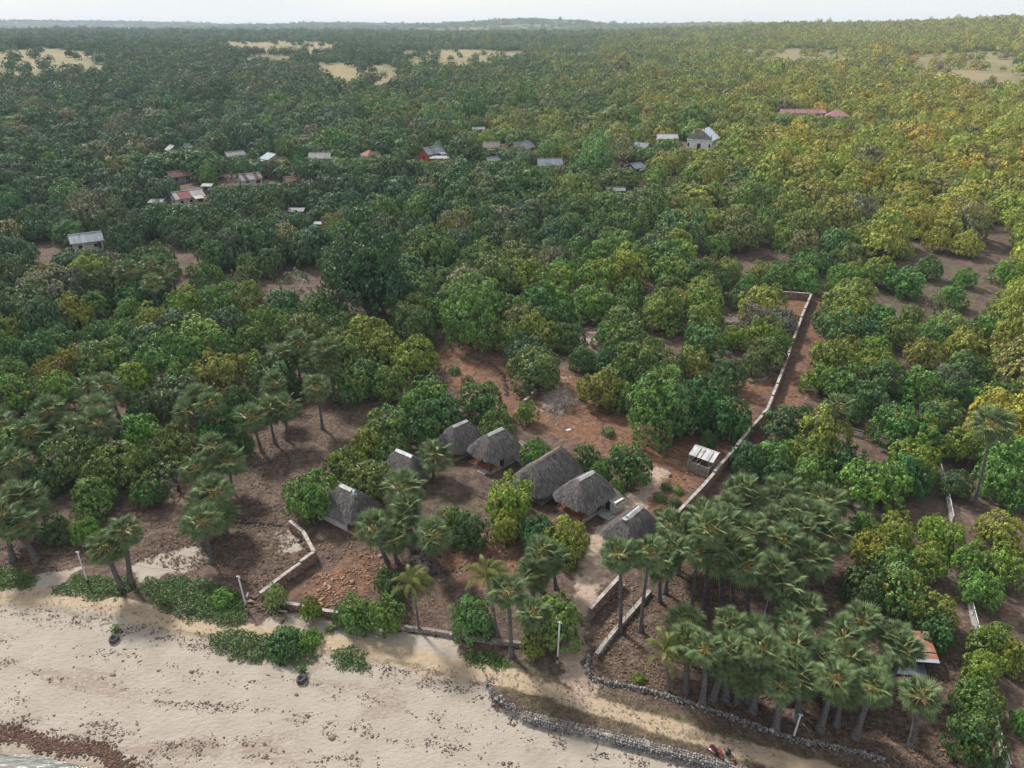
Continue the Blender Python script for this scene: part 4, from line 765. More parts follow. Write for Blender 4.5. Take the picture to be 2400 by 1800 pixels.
hB = hut((1139, 1021), (1180, 1001), 7.8, 6.6, 3.2, 2.45, 5.5, 'thatched hut with white walls and orange tiled porch', 12)
slab(hB, 'floor', (-.2, 0, .1), (6.8, 5.2, .55), M_CONC); slab(hB, 'porch_floor', (-2.55, 0, .385), (2.0, 5.0, .03), M_TERRA)
wB = slab(hB, 'wall', (.7, 0, 1.6), (4.4, 4.4, 2.45), M_LIME)
for y, w in ((-1.1, 1.0), (1.2, .9)): o = slab(hB, 'window', (-1.53, y, 1.55), (.06, w, 1.0), M_DARK); slab(o, 'shutter', (-1.56, y + w * .85, 1.55), (.05, .55, 1.05), M_PANEL)
slab(hB, 'door', (-.6, -2.23, 1.35), (.9, .06, 1.9), M_DARK)
for x in (.35, 1.15, 1.95, 2.6): slab(hB, 'wall_panel', (x, -2.225, 1.5), (.7, .05, 1.9), M_PANEL)
for x, y in ((-3.35, -2.5), (-3.35, 2.5), (-.9, -2.75), (3.2, -2.5)): slab(hB, 'post', (x, y, 1.5), (.16, .16, 2.3), M_POST)
slab(hB, 'step', (-3.75, -1.2, .12), (.7, 1.8, .3), M_CONC); slab(hB, 'step', (-4.15, -1.2, .03), (.5, 1.8, .16), M_CONC)
an = slab(hB, 'annex', (3.2, -2.7, 1.25), (2.2, 1.7, 2.1), M_LIME); slab(an, 'door', (2.75, -3.57, 1.05), (.75, .06, 1.6), M_DARK); slab(an, 'door_frame', (2.75, -3.555, 1.1), (.95, .05, 1.8), M_CONC); slab(hB, 'step', (2.6, -4.1, .12), (1.2, 1.0, .3), M_CONC)
part('annex_roof', beam((3.2, -1.6, 2.75), (3.2, -3.9, 2.2), 2.7, .14), M_WOOD, an)
hC = hut((1250, 1090), (1315, 1047), 11.6, 7.8, 6.8, 1.75, 5.3, 'longest thatched hut with pale bamboo strip along its ridge', 13, cap=False)
part('ridge_pole', beam((-3.3, .12, 5.40), (3.3, .12, 5.40), .3, .08), M_WOOD, hC); part('ridge_pole', beam((-3.3, -.25, 5.34), (3.3, -.25, 5.34), .1, .1), M_WOOD, hC)
slab(hC, 'floor', (0, 0, .05), (9.6, 5.8, .4), M_CONC); slab(hC, 'wall', (0, 0, 1.1), (8.4, 4.6, 1.9), M_WOOD); part('eave_pole', beam((-4.8, -3.3, 1.55), (4.8, -3.3, 1.55), .14, .14), M_WOOD, hC)
for x in (-4.2, -1.4, 1.4, 4.2): slab(hC, 'post', (x, -2.75, .9), (.15, .15, 1.7), M_WOOD)
hD = hut((1353, 1125), (1392, 1103), 8.2, 6.8, 3.2, 2.4, 5.5, 'thatched hut with white walls and a thatched side annex', 14)
slab(hD, 'floor', (-.2, 0, .1), (7.0, 5.4, .55), M_CONC); slab(hD, 'porch_floor', (-2.7, 0, .385), (1.9, 5.0, .03), M_TERRA); slab(hD, 'wall', (.6, 0, 1.6), (4.6, 4.5, 2.45), M_LIME)
slab(hD, 'window', (-1.73, .9, 1.5), (.06, 1.0, 1.1), M_DARK); slab(hD, 'window', (-1.73, -1.1, 1.5), (.06, 1.2, 1.1), M_DARK)
for x in (-.9, -.1): slab(hD, 'wall_panel', (x, -2.275, 1.5), (.72, .05, 2.0), M_PANEL)
slab(hD, 'door', (.85, -2.28, 1.35), (.85, .06, 1.95), M_DARK)
for x, y in ((-3.5, 2.6), (-3.5, -2.6), (.35, -2.5)): slab(hD, 'post', (x, y, 1.5), (.15, .15, 2.3), M_POST)
an = slab(hD, 'annex', (2.6, -3.5, 1.15), (1.9, 2.2, 1.9), M_LIME); slab(hD, 'landing', (.6, -3.4, .25), (2.0, 2.1, .2), mat('grey_tiles', (.26, .285, .29), rough=.3)); slab(hD, 'step', (.6, -4.75, .08), (1.7, .6, .22), M_CONC); slab(an, 'door', (1.62, -3.2, 1.1), (.06, .8, 1.7), M_DARK)
ar = np.random.default_rng(3); Pn = []; lv = []
for i in range(700):
    x = ar.uniform(1.3, 3.9); f = ar.random(); y0 = -2.4 - 2.6 * f; z0 = 2.75 - 1.0 * f; w = ar.uniform(.03, .06); l_ = ar.uniform(.3, .5); dz = ar.uniform(.02, .1)
    Pn += [(x - w, y0, z0 + dz * .3), (x + w, y0, z0 + dz * .3), (x + w + ar.normal(0, .05), y0 - l_, z0 - l_ * .38 + dz), (x - w + ar.normal(0, .05), y0 - l_, z0 - l_ * .38 + dz)]; lv.append(np.clip(ar.normal(.5, .28), 0, 1))
ao = part('annex_roof', beam((2.6, -2.2, 2.78), (2.6, -5.0, 1.7), 2.5, .12), M_THATCH, an, fattr={'lv': [.3] * 6}); part('thatch_strands', (Pn, np.arange(2800).reshape(-1, 4)), M_THATCH, ao, kind='stuff', fattr={'lv': lv})
for i in range(3): part('skylight_bar', beam((1.45 + .28 * i, -2.25, 2.98), (1.45 + .28 * i, -3.1, 2.66), .03, .03), M_WOOD, an)
part('roof_gap', beam((1.73, -2.3, 2.92), (1.73, -3.05, 2.62), .95, .06), M_DARK, an)
hE = hut((1465, 1217), (1504, 1184), 7.8, 6.6, 3.5, 1.9, 5.0, 'seaward thatched hut at the lane with an open ridge end', 15)
slab(hE, 'floor', (0, 0, .05), (6.6, 5.2, .5), M_CONC); slab(hE, 'wall', (0, 0, 1.15), (5.2, 4.2, 2.0), mat('orange_wash', (.42, .16, .06))); part('ridge_end', box((-2.1, 0, 4.95), (.5, .7, .22)), M_CAP, hE); slab(hE, 'door', (0, -2.12, 1.1), (.9, .06, 1.8), M_DARK)
hF = hut((928, 1052), (968, 1070), 7.2, 5.8, 3.2, 1.9, 4.9, 'thatched hut half hidden behind a fan palm', 16)
slab(hF, 'floor', (0, 0, .05), (6.2, 4.8, .5), M_CONC); slab(hF, 'wall', (-.4, 0, 1.15), (4.2, 4.0, 2.0), M_LIME); slab(hF, 'porch_floor', (2.5, 0, .32), (1.2, 4.4, .05), M_TERRA); slab(hF, 'low_wall', (3.15, -.5, .4), (.2, 3.6, .7), M_CONC); slab(hF, 'door', (1.72, 0, 1.1), (.06, .9, 1.7), M_DARK)
hG = hut((798, 1135), (834, 1152), 7.6, 6.4, 2.9, 1.75, 5.0, 'thatched hut standing apart with torn white ridge cap', 17, torn=.8)
slab(hG, 'floor', (.3, 0, .05), (7.2, 5.8, .4), M_CONC); slab(hG, 'wall', (-.6, 0, 1.05), (4.0, 4.2, 1.9), M_LIME); slab(hG, 'porch_floor', (2.8, -.1, .28), (1.9, 5.4, .04), M_TERRA); slab(hG, 'low_wall', (-.4, -2.85, .5), (5.2, .22, .75), M_LIME)
for i in range(7): iv, fi = ico(); part('scallop', (iv * np.array([.36, .12, .22]) + np.array([-2.7 + i * .76, -2.85, .86]), fi), M_LIME, hG, True)
part('blue_sheet', beam((1.0, .1, 5.08), (1.75, -.35, 4.8), .55, .03), mat('blue_tin', (.20, .36, .40)), hG); slab(hG, 'door', (1.42, 0, 1.1), (.06, .9, 1.7), M_DARK)

# ------------------------------------------------------------------ houses of the village
def tin(name, c, c2=None, thr=.55):
    m, t, o = newmat(name); tc = N(t, 'ShaderNodeTexCoord'); n = noise(t, tc.outputs['Object'], .9, 7, .6); oi = N(t, 'ShaderNodeObjectInfo')
    w = N(t, 'ShaderNodeTexWave', bands_direction='X'); w.inputs['Scale'].default_value = 2.2; t.links.new(tc.outputs['Object'], w.inputs['Vector'])
    f = mth(t, 'ADD', .82, mth(t, 'MULTIPLY', oi.outputs['Random'], .3)); mm = N(t, 'ShaderNodeMix', data_type='RGBA', blend_type='MULTIPLY'); mm.inputs[0].default_value = 1; mm.inputs[6].default_value = rgba(c); t.links.new(f, mm.inputs[7]); k = mm.outputs[2]
    if c2: k = mixc(t, ramp(t, n, thr - .08, thr + .1), k, c2)
    bsdf(t, o, k, .7, .2, 0, w.outputs[1], .5, .04); MATS[name] = m; return m
RC = {'roof_striped': ((.50, .49, .49), (.40, .38, .37)), 'roof_rust': ((.17, .065, .05), (.24, .12, .09)), 'roof_patch': ((.40, .42, .45), (.22, .14, .12)), 'roof_blue': ((.34, .42, .48), None), 'roof_pale': ((.33, .35, .37), (.22, .19, .17)), 'roof_white': ((.40, .41, .43), (.27, .24, .22)), 'roof_redbrown': ((.27, .105, .07), (.18, .08, .06)),
      'roof_brownsheet': ((.27, .23, .215), (.17, .12, .10)), 'roof_blue2': ((.25, .29, .35), (.20, .23, .28)), 'roof_bright': ((.6, .6, .6), None), 'roof_bluebright': ((.46, .52, .60), None), 'roof_pink': ((.46, .22, .235), (.40, .20, .21)), 'roof_red': ((.36, .12, .13), None)}
for k, (a, b) in RC.items(): tin(k, tuple(.62 * q for q in a), tuple(.6 * q for q in b) if b else tuple(.45 * q for q in a))
WM = {'w_white': mat('white_paint', (.42, .41, .39), dirt=(.28, .26, .23)), 'w_grey': mat('grey_block', (.2, .19, .185), dirt=(.13, .12, .115)), 'w_cream': mat('cream_paint', (.31, .28, .23), dirt=(.2, .175, .145)), 'w_orange': mat('orange_paint', (.40, .095, .035), dirt=(.30, .085, .042))}
def quad_slab(a, b, c, d, th=.06):
    V = np.array([a, b, c, d], float); n = np.cross(V[1] - V[0], V[3] - V[0]); n /= np.linalg.norm(n); n *= np.sign(n[2]) or 1; V = np.concatenate([V, V - n * th]); return V, [(0, 1, 2, 3), (7, 6, 5, 4), (0, 4, 5, 1), (1, 5, 6, 2), (2, 6, 7, 3), (3, 7, 4, 0)]
for i, (u, v, L, D, yaw, hw, rise, rk, wk, lab) in enumerate(HOUSES):
    p = house_pos[i]; e = empty('house', (float(p[0]), float(p[1]), float(p[2]) - .1), math.radians(yaw), lab, 'house' if hw > 2.45 else 'shed', 'houses of the village'); l2, d2 = L / 2 - .5, D / 2 - .5
    hip = rk in ('roof_redbrown',) or (rk == 'roof_pink' and L < 20); mono = rise < .7; wm = WM[wk]
    V = [(-l2, -d2, -.6), (l2, -d2, -.6), (l2, d2, -.6), (-l2, d2, -.6), (-l2, -d2, hw), (l2, -d2, hw), (l2, d2, hw + (rise if mono else 0)), (-l2, d2, hw + (rise if mono else 0))]; F = [(0, 1, 5, 4), (1, 2, 6, 5), (2, 3, 7, 6), (3, 0, 4, 7)]
    if not hip and not mono: V += [(-l2, 0, hw + rise * .86), (l2, 0, hw + rise * .86)]; F += [(4, 8, 7), (5, 6, 9)]
    part('wall', (V, F), wm, e)
    sl_ = rise / (D / 2); zl = hw - .12
    if mono: part('roof', quad_slab((-L / 2, -D / 2, hw + .04), (L / 2, -D / 2, hw + .04), (L / 2, D / 2, hw + rise + .1), (-L / 2, D / 2, hw + rise + .1)), MATS[rk], e)
    elif hip:
        R2 = max(.4, L / 2 - D / 2); A_, B_, C_, D_ = (-L / 2, -D / 2, zl), (L / 2, -D / 2, zl), (L / 2, D / 2, zl), (-L / 2, D / 2, zl); r1, r2 = (-R2, 0, hw + rise), (R2, 0, hw + rise)
        for f in ((A_, B_, r2, r1), (C_, D_, r1, r2)): part('roof_slope', quad_slab(*f), MATS[rk], e)
        for f in ((B_, C_, r2), (D_, A_, r1)): part('roof_slope', (list(f), [(0, 1, 2)]), MATS[rk], e)
    else:
        ns = max(2, int(round(L / 1.5)))
        for sg in (-1, 1):
            for k in range(ns):
                x0, x1 = -L / 2 + L * k / ns, -L / 2 + L * (k + 1) / ns - .02; dz = random.uniform(0, .03)
                mk = rk
                if rk == 'roof_striped' and sg < 0 and k in (1, 2, 3): mk = 'roof_red' if k != 9 else rk
                if rk == 'roof_patch' and k % 3 == 1: mk = 'roof_rust'
                if rk == 'roof_blue' and k % 4 == 2 and L > 9: mk = 'roof_blue2'
                part('roof_sheet', quad_slab((x0, sg * D / 2, zl + dz), (x1, sg * D / 2, zl + dz), (x1, 0, hw + rise + dz), (x0, 0, hw + rise + dz)), MATS[mk], e)
        part('ridge_cap', beam((-L / 2, 0, hw + rise + .05), (L / 2, 0, hw + rise + .05), .35, .07), MATS['roof_white' if rk != 'roof_rust' else 'roof_pale'], e)
    if rk == 'roof_striped':
        for k in range(4): part('red_sheet', quad_slab((-3.4 + k * 1.15, -D / 2 - .02, zl + .06), (-2.95 + k * 1.15, -D / 2 - .02, zl + .06), (-2.95 + k * 1.15, -.3, hw + rise - .05), (-3.4 + k * 1.15, -.3, hw + rise - .05), .02), MATS['roof_red'], e)
    nw = max(1, int(L / 3.5))
    for k in range(nw):
        x = -l2 + (k + .5) * 2 * l2 / nw; o = slab(e, 'window', (x, -d2 - .02, hw * .55), (1.0, .08, 1.0), M_DARK); slab(o, 'frame', (x, -d2 - .012, hw * .55), (1.2, .06, 1.2), wm)
    slab(e, 'door', (l2 - 1.0 if nw > 1 else -l2 + .8, -d2 - .025, hw * .4), (.85, .07, hw * .8), M_DARK)
    for sg in (-1, 1): slab(e, 'window', (sg * (l2 + .02), 0, hw * .55), (.08, 1.0, 1.0), M_DARK)
    if rk in ('roof_blue', 'roof_striped') :
        x = l2 * .5; fx = part('porch_roof', quad_slab((x - 1.6, -d2 - 2.4, hw - .35), (x + 1.6, -d2 - 2.4, hw - .35), (x + 1.6, -d2 - .2, hw + .25), (x - 1.6, -d2 - .2, hw + .25)), MATS[rk], e)
        for sg in (-1, 1): slab(e, 'porch_post', (x + sg * 1.45, -d2 - 2.2, hw * .42), (.16, .16, hw * .95), WM['w_white'])

# church
M_WEATH = mat('weathered_plaster', (.24, .225, .215), dirt=(.13, .12, .115), dscale=.9, var=.3); M_CHW = mat('church_white', (.72, .73, .74), dirt=(.6, .6, .61))
ch = empty('church', tuple(map(float, church_p)), math.radians(-27), 'church with grey weathered gable front and white pilasters', 'church'); w2 = 5.6
ch.location.z -= .3
part('nave_wall', box((0, 8.0, 2.6), (10.0, 14.6, 5.2)), M_CHW, ch); part('facade', box((0, 0.2, 2.4), (11.4, .9, 4.8)), M_CHW, ch)
V = [(-w2, -.35, 5.1), (w2, -.35, 5.1), (w2, -.35, 5.9), (1.5, -.35, 8.9), (0, -.35, 9.7), (-1.5, -.35, 8.9), (-w2, -.35, 5.9)]; V += [(x, .55, z) for x, y, z in V]
part('gable', (V, [(0, 1, 2, 3, 4, 5, 6), (13, 12, 11, 10, 9, 8, 7)] + [(i, i + 7, (i + 1) % 7 + 7, (i + 1) % 7) for i in range(7)]), M_WEATH, ch)
part('cornice', box((0, .05, 4.95), (11.9, 1.4, .3)), M_CHW, ch); part('moulding', box((0, -.42, 6.0), (3.6, .12, .15)), M_WEATH, ch)
for x in (-4.1, -1.9, 1.9, 4.1): slab(ch, 'pilaster', (x, -.4, 2.4), (.5, .3, 4.8), mat('pilaster_white', (.75, .75, .75)))
for x in (-1.55, 1.55): slab(ch, 'gable_pier', (x, -.42, 7.0), (.3, .2, 3.4), M_WEATH)
for x, z in ((-w2 + .2, 6.2), (w2 - .2, 6.2), (-1.7, 9.2), (1.7, 9.2)): part('pinnacle', tube([(x, .1, z - .3), (x, .1, z + .5), (x, .1, z + .9), (x, .1, z + 1.4)], [.2, .18, .22, .02], 6), M_WEATH, ch)
slab(ch, 'door', (0, -.3, 1.7), (1.6, .14, 3.3), M_DARK)
for x in (-5.0, 5.0): part('arched_window', (lambda pts: ([(a, -.32, b) for a, b in pts] + [(a, -.2, b) for a, b in pts], [tuple(range(len(pts)))[::-1], tuple(range(len(pts), 2 * len(pts)))] + [(i, (i + 1) % len(pts), (i + 1) % len(pts) + len(pts), i + len(pts)) for i in range(len(pts))]))([(x + .38 * math.cos(q), 3.1 + .38 * math.sin(q)) for q in np.linspace(0, PI, 9)] + [(x - .38, 1.6), (x + .38, 1.6)]), M_DARK, ch)
for sg in (-1, 1):
    for k in range(6):
        y0, y1 = .6 + 15.4 * k / 6, .6 + 15.4 * (k + 1) / 6 - .02; part('roof_sheet', quad_slab((sg * 6.0, y0, 4.6), (sg * 6.0, y1, 4.6), (0, y1, 9.2), (0, y0, 9.2)), tin('church_roof', (.46, .52, .57)) if 'church_roof' not in MATS else MATS['church_roof'], ch)
for k in range(4): slab(ch, 'window', (5.05, 3 + 3.2 * k, 2.9), (.1, 1.0, 1.8), M_DARK)

# latrine with corrugated roof
lp = (at(1611, 1101) + at(1658, 1121)) / 2; q1, q2 = at(1611, 1101), at(1658, 1121); la = math.atan2(q2[1] - q1[1], q2[0] - q1[0]); LL = float(np.hypot(*(q2 - q1)[:2]))
lt = empty('latrine', tuple(map(float, lp)), la, 'roofless block latrine half covered by a rust streaked tin roof', 'shed'); M_BLOCK = mat('cement_render', (.235, .205, .19), dirt=(.17, .12, .10), var=.3)
hB_ = 1.75
for c, s in (((0, .06, hB_ / 2 - .1), (LL, .12, hB_ + .2)), ((0, 2.24, hB_ / 2 - .1), (LL, .12, hB_ + .2)), ((-LL / 2 + .06, 1.15, hB_ / 2 - .1), (.12, 2.06, hB_ + .2)), ((LL / 2 - .06, 1.15, hB_ / 2 - .1), (.12, 2.06, hB_ + .2)), ((-.15, 1.15, hB_ / 2 - .1), (.1, 2.06, hB_ + .2)), ((-.15 - LL * .2, .85, hB_ / 2 - .15), (.1, 1.4, hB_ + .1))): slab(lt, 'wall', c, s, M_BLOCK)
for x in (-LL / 2, -.15, LL / 2): slab(lt, 'pillar', (x, -.05, 0.85), (.16, .16, 1.9), M_CONC)
for x in (-LL / 2 + .05, LL / 2 - .05):
    for y, hh_ in ((.05, 2.75), (2.2, 3.3)): part('roof_post', beam((x, y, 1.6), (x, y, hh_), .09, .09), M_CAP, lt)
M_TIN = tin('rusty_tin', (.50, .52, .55), (.25, .15, .10), .6)
ns = 6
for k in range(ns):
    x0 = -LL / 2 - .35 + (LL + .7) * k / ns; x1 = x0 + (LL + .7) / ns - .015; dz = .015 * (k % 2)
    rsh = part('roof_sheet', quad_slab((x0, .55, 2.62 + dz), (x1, .55, 2.62 + dz), (x1, 2.55, 3.5 + dz), (x0, 2.55, 3.5 + dz), .03), M_TIN, lt)
    if k in (1, 2, 4): part('rust_streak', quad_slab((x1 - .16, .56, 2.66 + dz), (x1 + .06, .56, 2.66 + dz), (x1 + .06, 2.3, 3.43 + dz), (x1 - .16, 2.3, 3.43 + dz), .01), mat('rust', (.25, .13, .085)), rsh)
part('ridge_flashing', quad_slab((-LL / 2 - .4, 2.5, 3.53), (LL / 2 + .4, 2.5, 3.53), (LL / 2 + .4, 2.95, 3.42), (-LL / 2 - .4, 2.95, 3.42), .03), M_CAP, lt)
# rusty shed in the palm grove
sp = (at(2130, 1575) + at(2176, 1568)) / 2; sh = empty('tin_shed', tuple(map(float, sp)), math.radians(-6), 'open shed with rusty orange tin roof beside the palms', 'shed')
for k in range(4):
    x0 = -1.6 + .85 * k; part('roof_sheet', quad_slab((x0, .1, 1.75), (x0 + .84, .1, 1.75), (x0 + .84, 3.6, 2.5), (x0, 3.6, 2.5), .03), tin('orange_rust', (.25, .10, .06), (.27, .19, .16), .5) if 'orange_rust' not in MATS else MATS['orange_rust'], sh)
part('roof_sheet', quad_slab((-1.0, -.35, 1.66), (1.75, -.35, 1.66), (1.78, .35, 1.79), (-1.0, .35, 1.79), .02), MATS['roof_bluebright'], sh); part('batten', beam((-1.6, .9, 1.98), (1.8, .9, 1.98), .08, .06), M_WOOD, sh)
for x, y, z in ((-1.4, .2, 1.75), (1.6, .2, 1.75), (-1.4, 3.3, 2.4), (1.6, 3.3, 2.4)): part('post', beam((x + random.uniform(-.15, .15), y, -.2), (x, y, z), .1, .1), M_WOOD, sh)
part('back_wall', box((0, 3.2, 1.1), (3.1, .06, 2.2)), M_WOOD, sh)
fs = empty('fallen_tin_sheet', tuple(map(float, at(2128, 1572))), math.radians(-8), 'dark corrugated tin sheet propped low in front of the rusty shed', 'tin sheet')
part('sheet', quad_slab((-1.9, -.9, .25), (1.7, -.9, .35), (1.7, .4, .75), (-1.9, .4, .6), .03), mat('dark_tin', (.085, .095, .12), rough=.5), fs); part('prop', beam((-1.5, .3, -.1), (-1.5, .3, .6), .1, .1), M_WOOD, fs); part('prop', beam((1.5, .3, -.1), (1.5, .3, .7), .1, .1), M_WOOD, fs)

# ------------------------------------------------------------------ walls
def stone_base():
    import bmesh
    b = bmesh.new(); bmesh.ops.create_icosphere(b, subdivisions=1, radius=.5); V = np.array([v.co[:] for v in b.verts]); F = np.array([[v.index for v in f.verts] for f in b.faces]); b.free(); return V, F
SV, SF = stone_base()
def stones(P, size, seed=0, flat_=.75, ang=None):
    """many irregular stones as one mesh"""
    r = np.random.default_rng(seed); n = len(P); k = len(SV); base = SV[None] * r.uniform(.75, 1.25, (n, k, 1)); sc = np.asarray(size).reshape(-1, 1) * r.uniform(.75, 1.25, (n, 3)) * np.array([1.15, .9, flat_])
    base = base * sc[:, None]; a = r.uniform(0, 6.28, n) if ang is None else ang; ca, sa = np.cos(a)[:, None], np.sin(a)[:, None]
    V = np.stack([base[..., 0] * ca - base[..., 1] * sa, base[..., 0] * sa + base[..., 1] * ca, base[..., 2]], -1) + np.asarray(P)[:, None]
    F = (SF[None] + (np.arange(n) * k)[:, None, None]).reshape(-1, 3); lv = np.repeat(np.clip(r.normal(.5, .25, n), 0, 1), len(SF)); return V.reshape(-1, 3), F, lv
def stone_mat(name, a, b, c):
    m, t, o = newmat(name); lv = attr(t, 'lv'); tc = N(t, 'ShaderNodeTexCoord'); n = noise(t, tc.outputs['Object'], 3, 6); k = mixc(t, ramp(t, lv, .1, .55), a, b); k = mixc(t, ramp(t, lv, .6, .9), k, c); k = mixc(t, ramp(t, n, .45, .7, 0, .5), k, a); bsdf(t, o, k, .9, .2, 0, n, .4, .05); MATS[name] = m; return m
M_REDST = stone_mat('red_rubble', (.13, .06, .045), (.24, .13, .10), (.33, .26, .23)); M_GREYST = stone_mat('coral_stone', (.075, .073, .078), (.19, .18, .176), (.31, .30, .285)); M_PALEST = stone_mat('pale_stone', (.11, .105, .105), (.23, .22, .215), (.36, .345, .33)); M_LAVA = stone_mat('dark_stone', (.03, .028, .028), (.06, .055, .055), (.13, .12, .115))
M_COPE = mat('coping', (.30, .275, .25), rough=.85, var=.3, dirt=(.19, .165, .145)); M_MORT = mat('mortar', (.20, .165, .145), dirt=(.14, .10, .085))
def rubble_wall(px, h, label, name='stone_wall', th=.42, seg=2.6, hfun=None, cope=True, stone=M_REDST, pitch=.24, cat='wall', topz=True):
    pts = np.array([at(u, v, h) for u, v in px]) if topz else np.array([at(u, v) for u, v in px]); o0 = pts[0]
    e = empty(name, tuple(map(float, o0)), 0, label, cat); core = []; Ps, An = [], []; r = np.random.default_rng(int(px[0][0]))
    for a, b in zip(pts[:-1], pts[1:]):
        L = float(np.hypot(*(b - a)[:2])); n = max(1, int(round(L / seg))); ang = math.atan2(b[1] - a[1], b[0] - a[0]); nx, ny = -math.sin(ang), math.cos(ang)
        for i in range(n):
            s, f = a + (b - a) * i / n, a + (b - a) * (i + 1) / n; zg = float(H(*((s + f) / 2)[:2])); zt = round(zg * 4) / 4 + h; mid = ((s + f) / 2)[:2] - o0[:2]; l = L / n
            core.append(box((mid[0], mid[1], (zg - .5 + zt) / 2 - o0[2]), (l + .02, th, zt - zg + .5), ang))
            if cope: part('coping', box((mid[0], mid[1], zt + .06 - o0[2]), (l - .03, th + .06, .1), ang), M_COPE, e)
            m = int(l * h / pitch ** 2); uu = r.uniform(-l / 2, l / 2, 2 * m); zz = r.uniform(zg - .05, zt - .06, 2 * m) - o0[2]; sd = np.repeat([-1, 1], m) * (th / 2 - .01)
            Ps.append(np.stack([mid[0] + math.cos(ang) * uu + nx * sd, mid[1] + math.sin(ang) * uu + ny * sd, zz], 1)); An.append(np.full(2 * m, ang))
    part('core', join(core), M_MORT, e); P = np.concatenate(Ps); V, F, lv = stones(P, r.uniform(.7, 1.3, len(P)) * pitch * 1.1, 5, .8, np.concatenate(An)); part('rubble_facing', (V, F), stone, e, kind='stuff', fattr={'lv': lv}); return e
rubble_wall([(1902, 688), (1882, 734), (1860, 795), (1837, 860), (1822, 900), (1799, 958), (1763, 1000), (1727, 1045), (1687, 1092), (1647, 1139), (1605, 1183), (1570, 1222)], 1.7, 'long stepped stone wall with pale coping running inland past the latrine')
rubble_wall([(1765, 680), (1820, 683), (1853, 685), (1901, 689)], 1.6, 'cross stone wall closing the inland end of the long wall')
rubble_wall([(1440, 657), (1480, 660), (1510, 662)], 1.5, 'short stretch of far stone wall showing between mango trees')
rubble_wall([(679, 1221), (711, 1247), (736, 1295), (670, 1342), (609, 1390)], 1.5, 'angled red stone wall with white coping on the seaward yard edge', pitch=.3)
rubble_wall([(624, 1402), (660, 1410), (700, 1418), (740, 1428), (797, 1436)], .8, 'low red stone wall behind the young trees', pitch=.28)
rubble_wall([(1455, 1349), (1420, 1387), (1383, 1428)], 1.5, 'short straight red stone wall with white coping beside the lane', pitch=.28)
rubble_wall([(1229, 938), (1243, 926), (1257, 913)], 1.0, 'short broken wall stub in the middle of the yard')
rubble_wall([(948, 1468), (1010, 1476), (1090, 1490), (1160, 1500), (1252, 1510)], .5, 'low grey stone kerb wall behind the beach trees', cope=False, stone=M_PALEST)
rw = rubble_wall([(1524, 1384), (1480, 1435), (1440, 1480), (1398, 1535)], .45, 'low concrete topped wall with thin railing beside the palm grove', stone=M_PALEST, seg=2.0)
M_RAIL = mat('dull_rail', (.13, .11, .10), rough=.5)
rpts = resample(np.array([at(u, v, .5) for u, v in [(1524, 1384), (1480, 1435), (1440, 1480), (1402, 1528)]]), 2.0); ro_ = np.array(rw.location)
for p in rpts: part('railing_post', beam(p - ro_ + np.array([0, 0, .3]), p - ro_ + np.array([0, 0, 1.4]), .05, .05), M_RAIL, rw)
for z in (.85, 1.3):
    for a, b in zip(rpts[:-1], rpts[1:]): part('rail', beam(a - ro_ + np.array([0, 0, z]), b - ro_ + np.array([0, 0, z]), .035, .035), M_RAIL, rw)
def heap(px, w, h, per_m, size, label, m=M_GREYST, name='dry_stone_wall', cat='wall', seed=1, nbig=0):
    pts = resample(np.array([at(u, v) for u, v in px]), .5); r = np.random.default_rng(seed); L = (len(pts) - 1) * .5; n = int(L * per_m); k = r.uniform(0, len(pts) - 1.001, n); i = k.astype(int); f = (k - i)[:, None]; P = pts[i] * (1 - f) + pts[i + 1] * f
    T = pts[np.minimum(i + 1, len(pts) - 1)] - pts[np.maximum(i - 1, 0)]; T /= np.linalg.norm(T[:, :2], axis=1)[:, None] + 1e-9; zf = r.random(n); off = r.normal(0, w * .5, n) * (1 - .75 * zf)
    P = P.copy(); P[:, 0] += -T[:, 1] * off; P[:, 1] += T[:, 0] * off; P[:, 2] = H(P[:, 0], P[:, 1]) + zf * h * np.clip(1 - np.abs(off) / (w * 1.2), .05, 1); sz = size * np.exp(r.normal(0, .3, n))
    e = empty(name, tuple(map(float, pts[0])), 0, label, cat); P = P - pts[0]
    big = np.argsort(-(sz + zf * .2 * size))[:nbig]; vm = [mesh('stone', *(lambda q: (q[0], q[1], m, False, {'lv': q[2]}))(stones(np.zeros((1, 3)), [1.0], 900 + j))) for j in range(8)] if nbig else []
    for j in big: o = bpy.data.objects.new('stone', vm[j % 8]); COL.objects.link(o); o.parent = e; o.location = P[j]; o.scale = (sz[j],) * 3; o.rotation_euler = (r.uniform(0, 6), r.uniform(0, 6), r.uniform(0, 6))
    rest_ = np.setdiff1d(np.arange(n), big); V, F, lv = stones(P[rest_], sz[rest_], seed); part('stones', (V, F), m, e, kind='stuff', fattr={'lv': lv}); return e
heap([(1380, 1540), (1376, 1565), (1384, 1592), (1420, 1602), (1469, 1611), (1520, 1622), (1562, 1634), (1600, 1646), (1650, 1662), (1708, 1682), (1750, 1696), (1800, 1714), (1853, 1733), (1900, 1742), (1947, 1752), (2010, 1766), (2072, 1784)], (.55), .5, 46, .2, 'long dry-stone wall of grey coral rocks along the palm grove', nbig=300)
heap([(1140, 1592), (1150, 1625), (1175, 1650), (1215, 1672)], .9, .25, 40, .2, 'scattered line of grey coral rubble at the end of the gabion', name='rubble_line', cat='rubble', seed=4)
heap([(500, 1218), (560, 1224), (620, 1228), (660, 1232)], .6, .25, 20, .26, 'low line of black stones leading to the angled red wall', m=M_LAVA, seed=5)
heap([(1090, 835), (1150, 850), (1180, 880), (1190, 930)], 1.1, .15, 11, .28, 'curved line of dark stones in the oval red clearing', m=M_LAVA, seed=6)
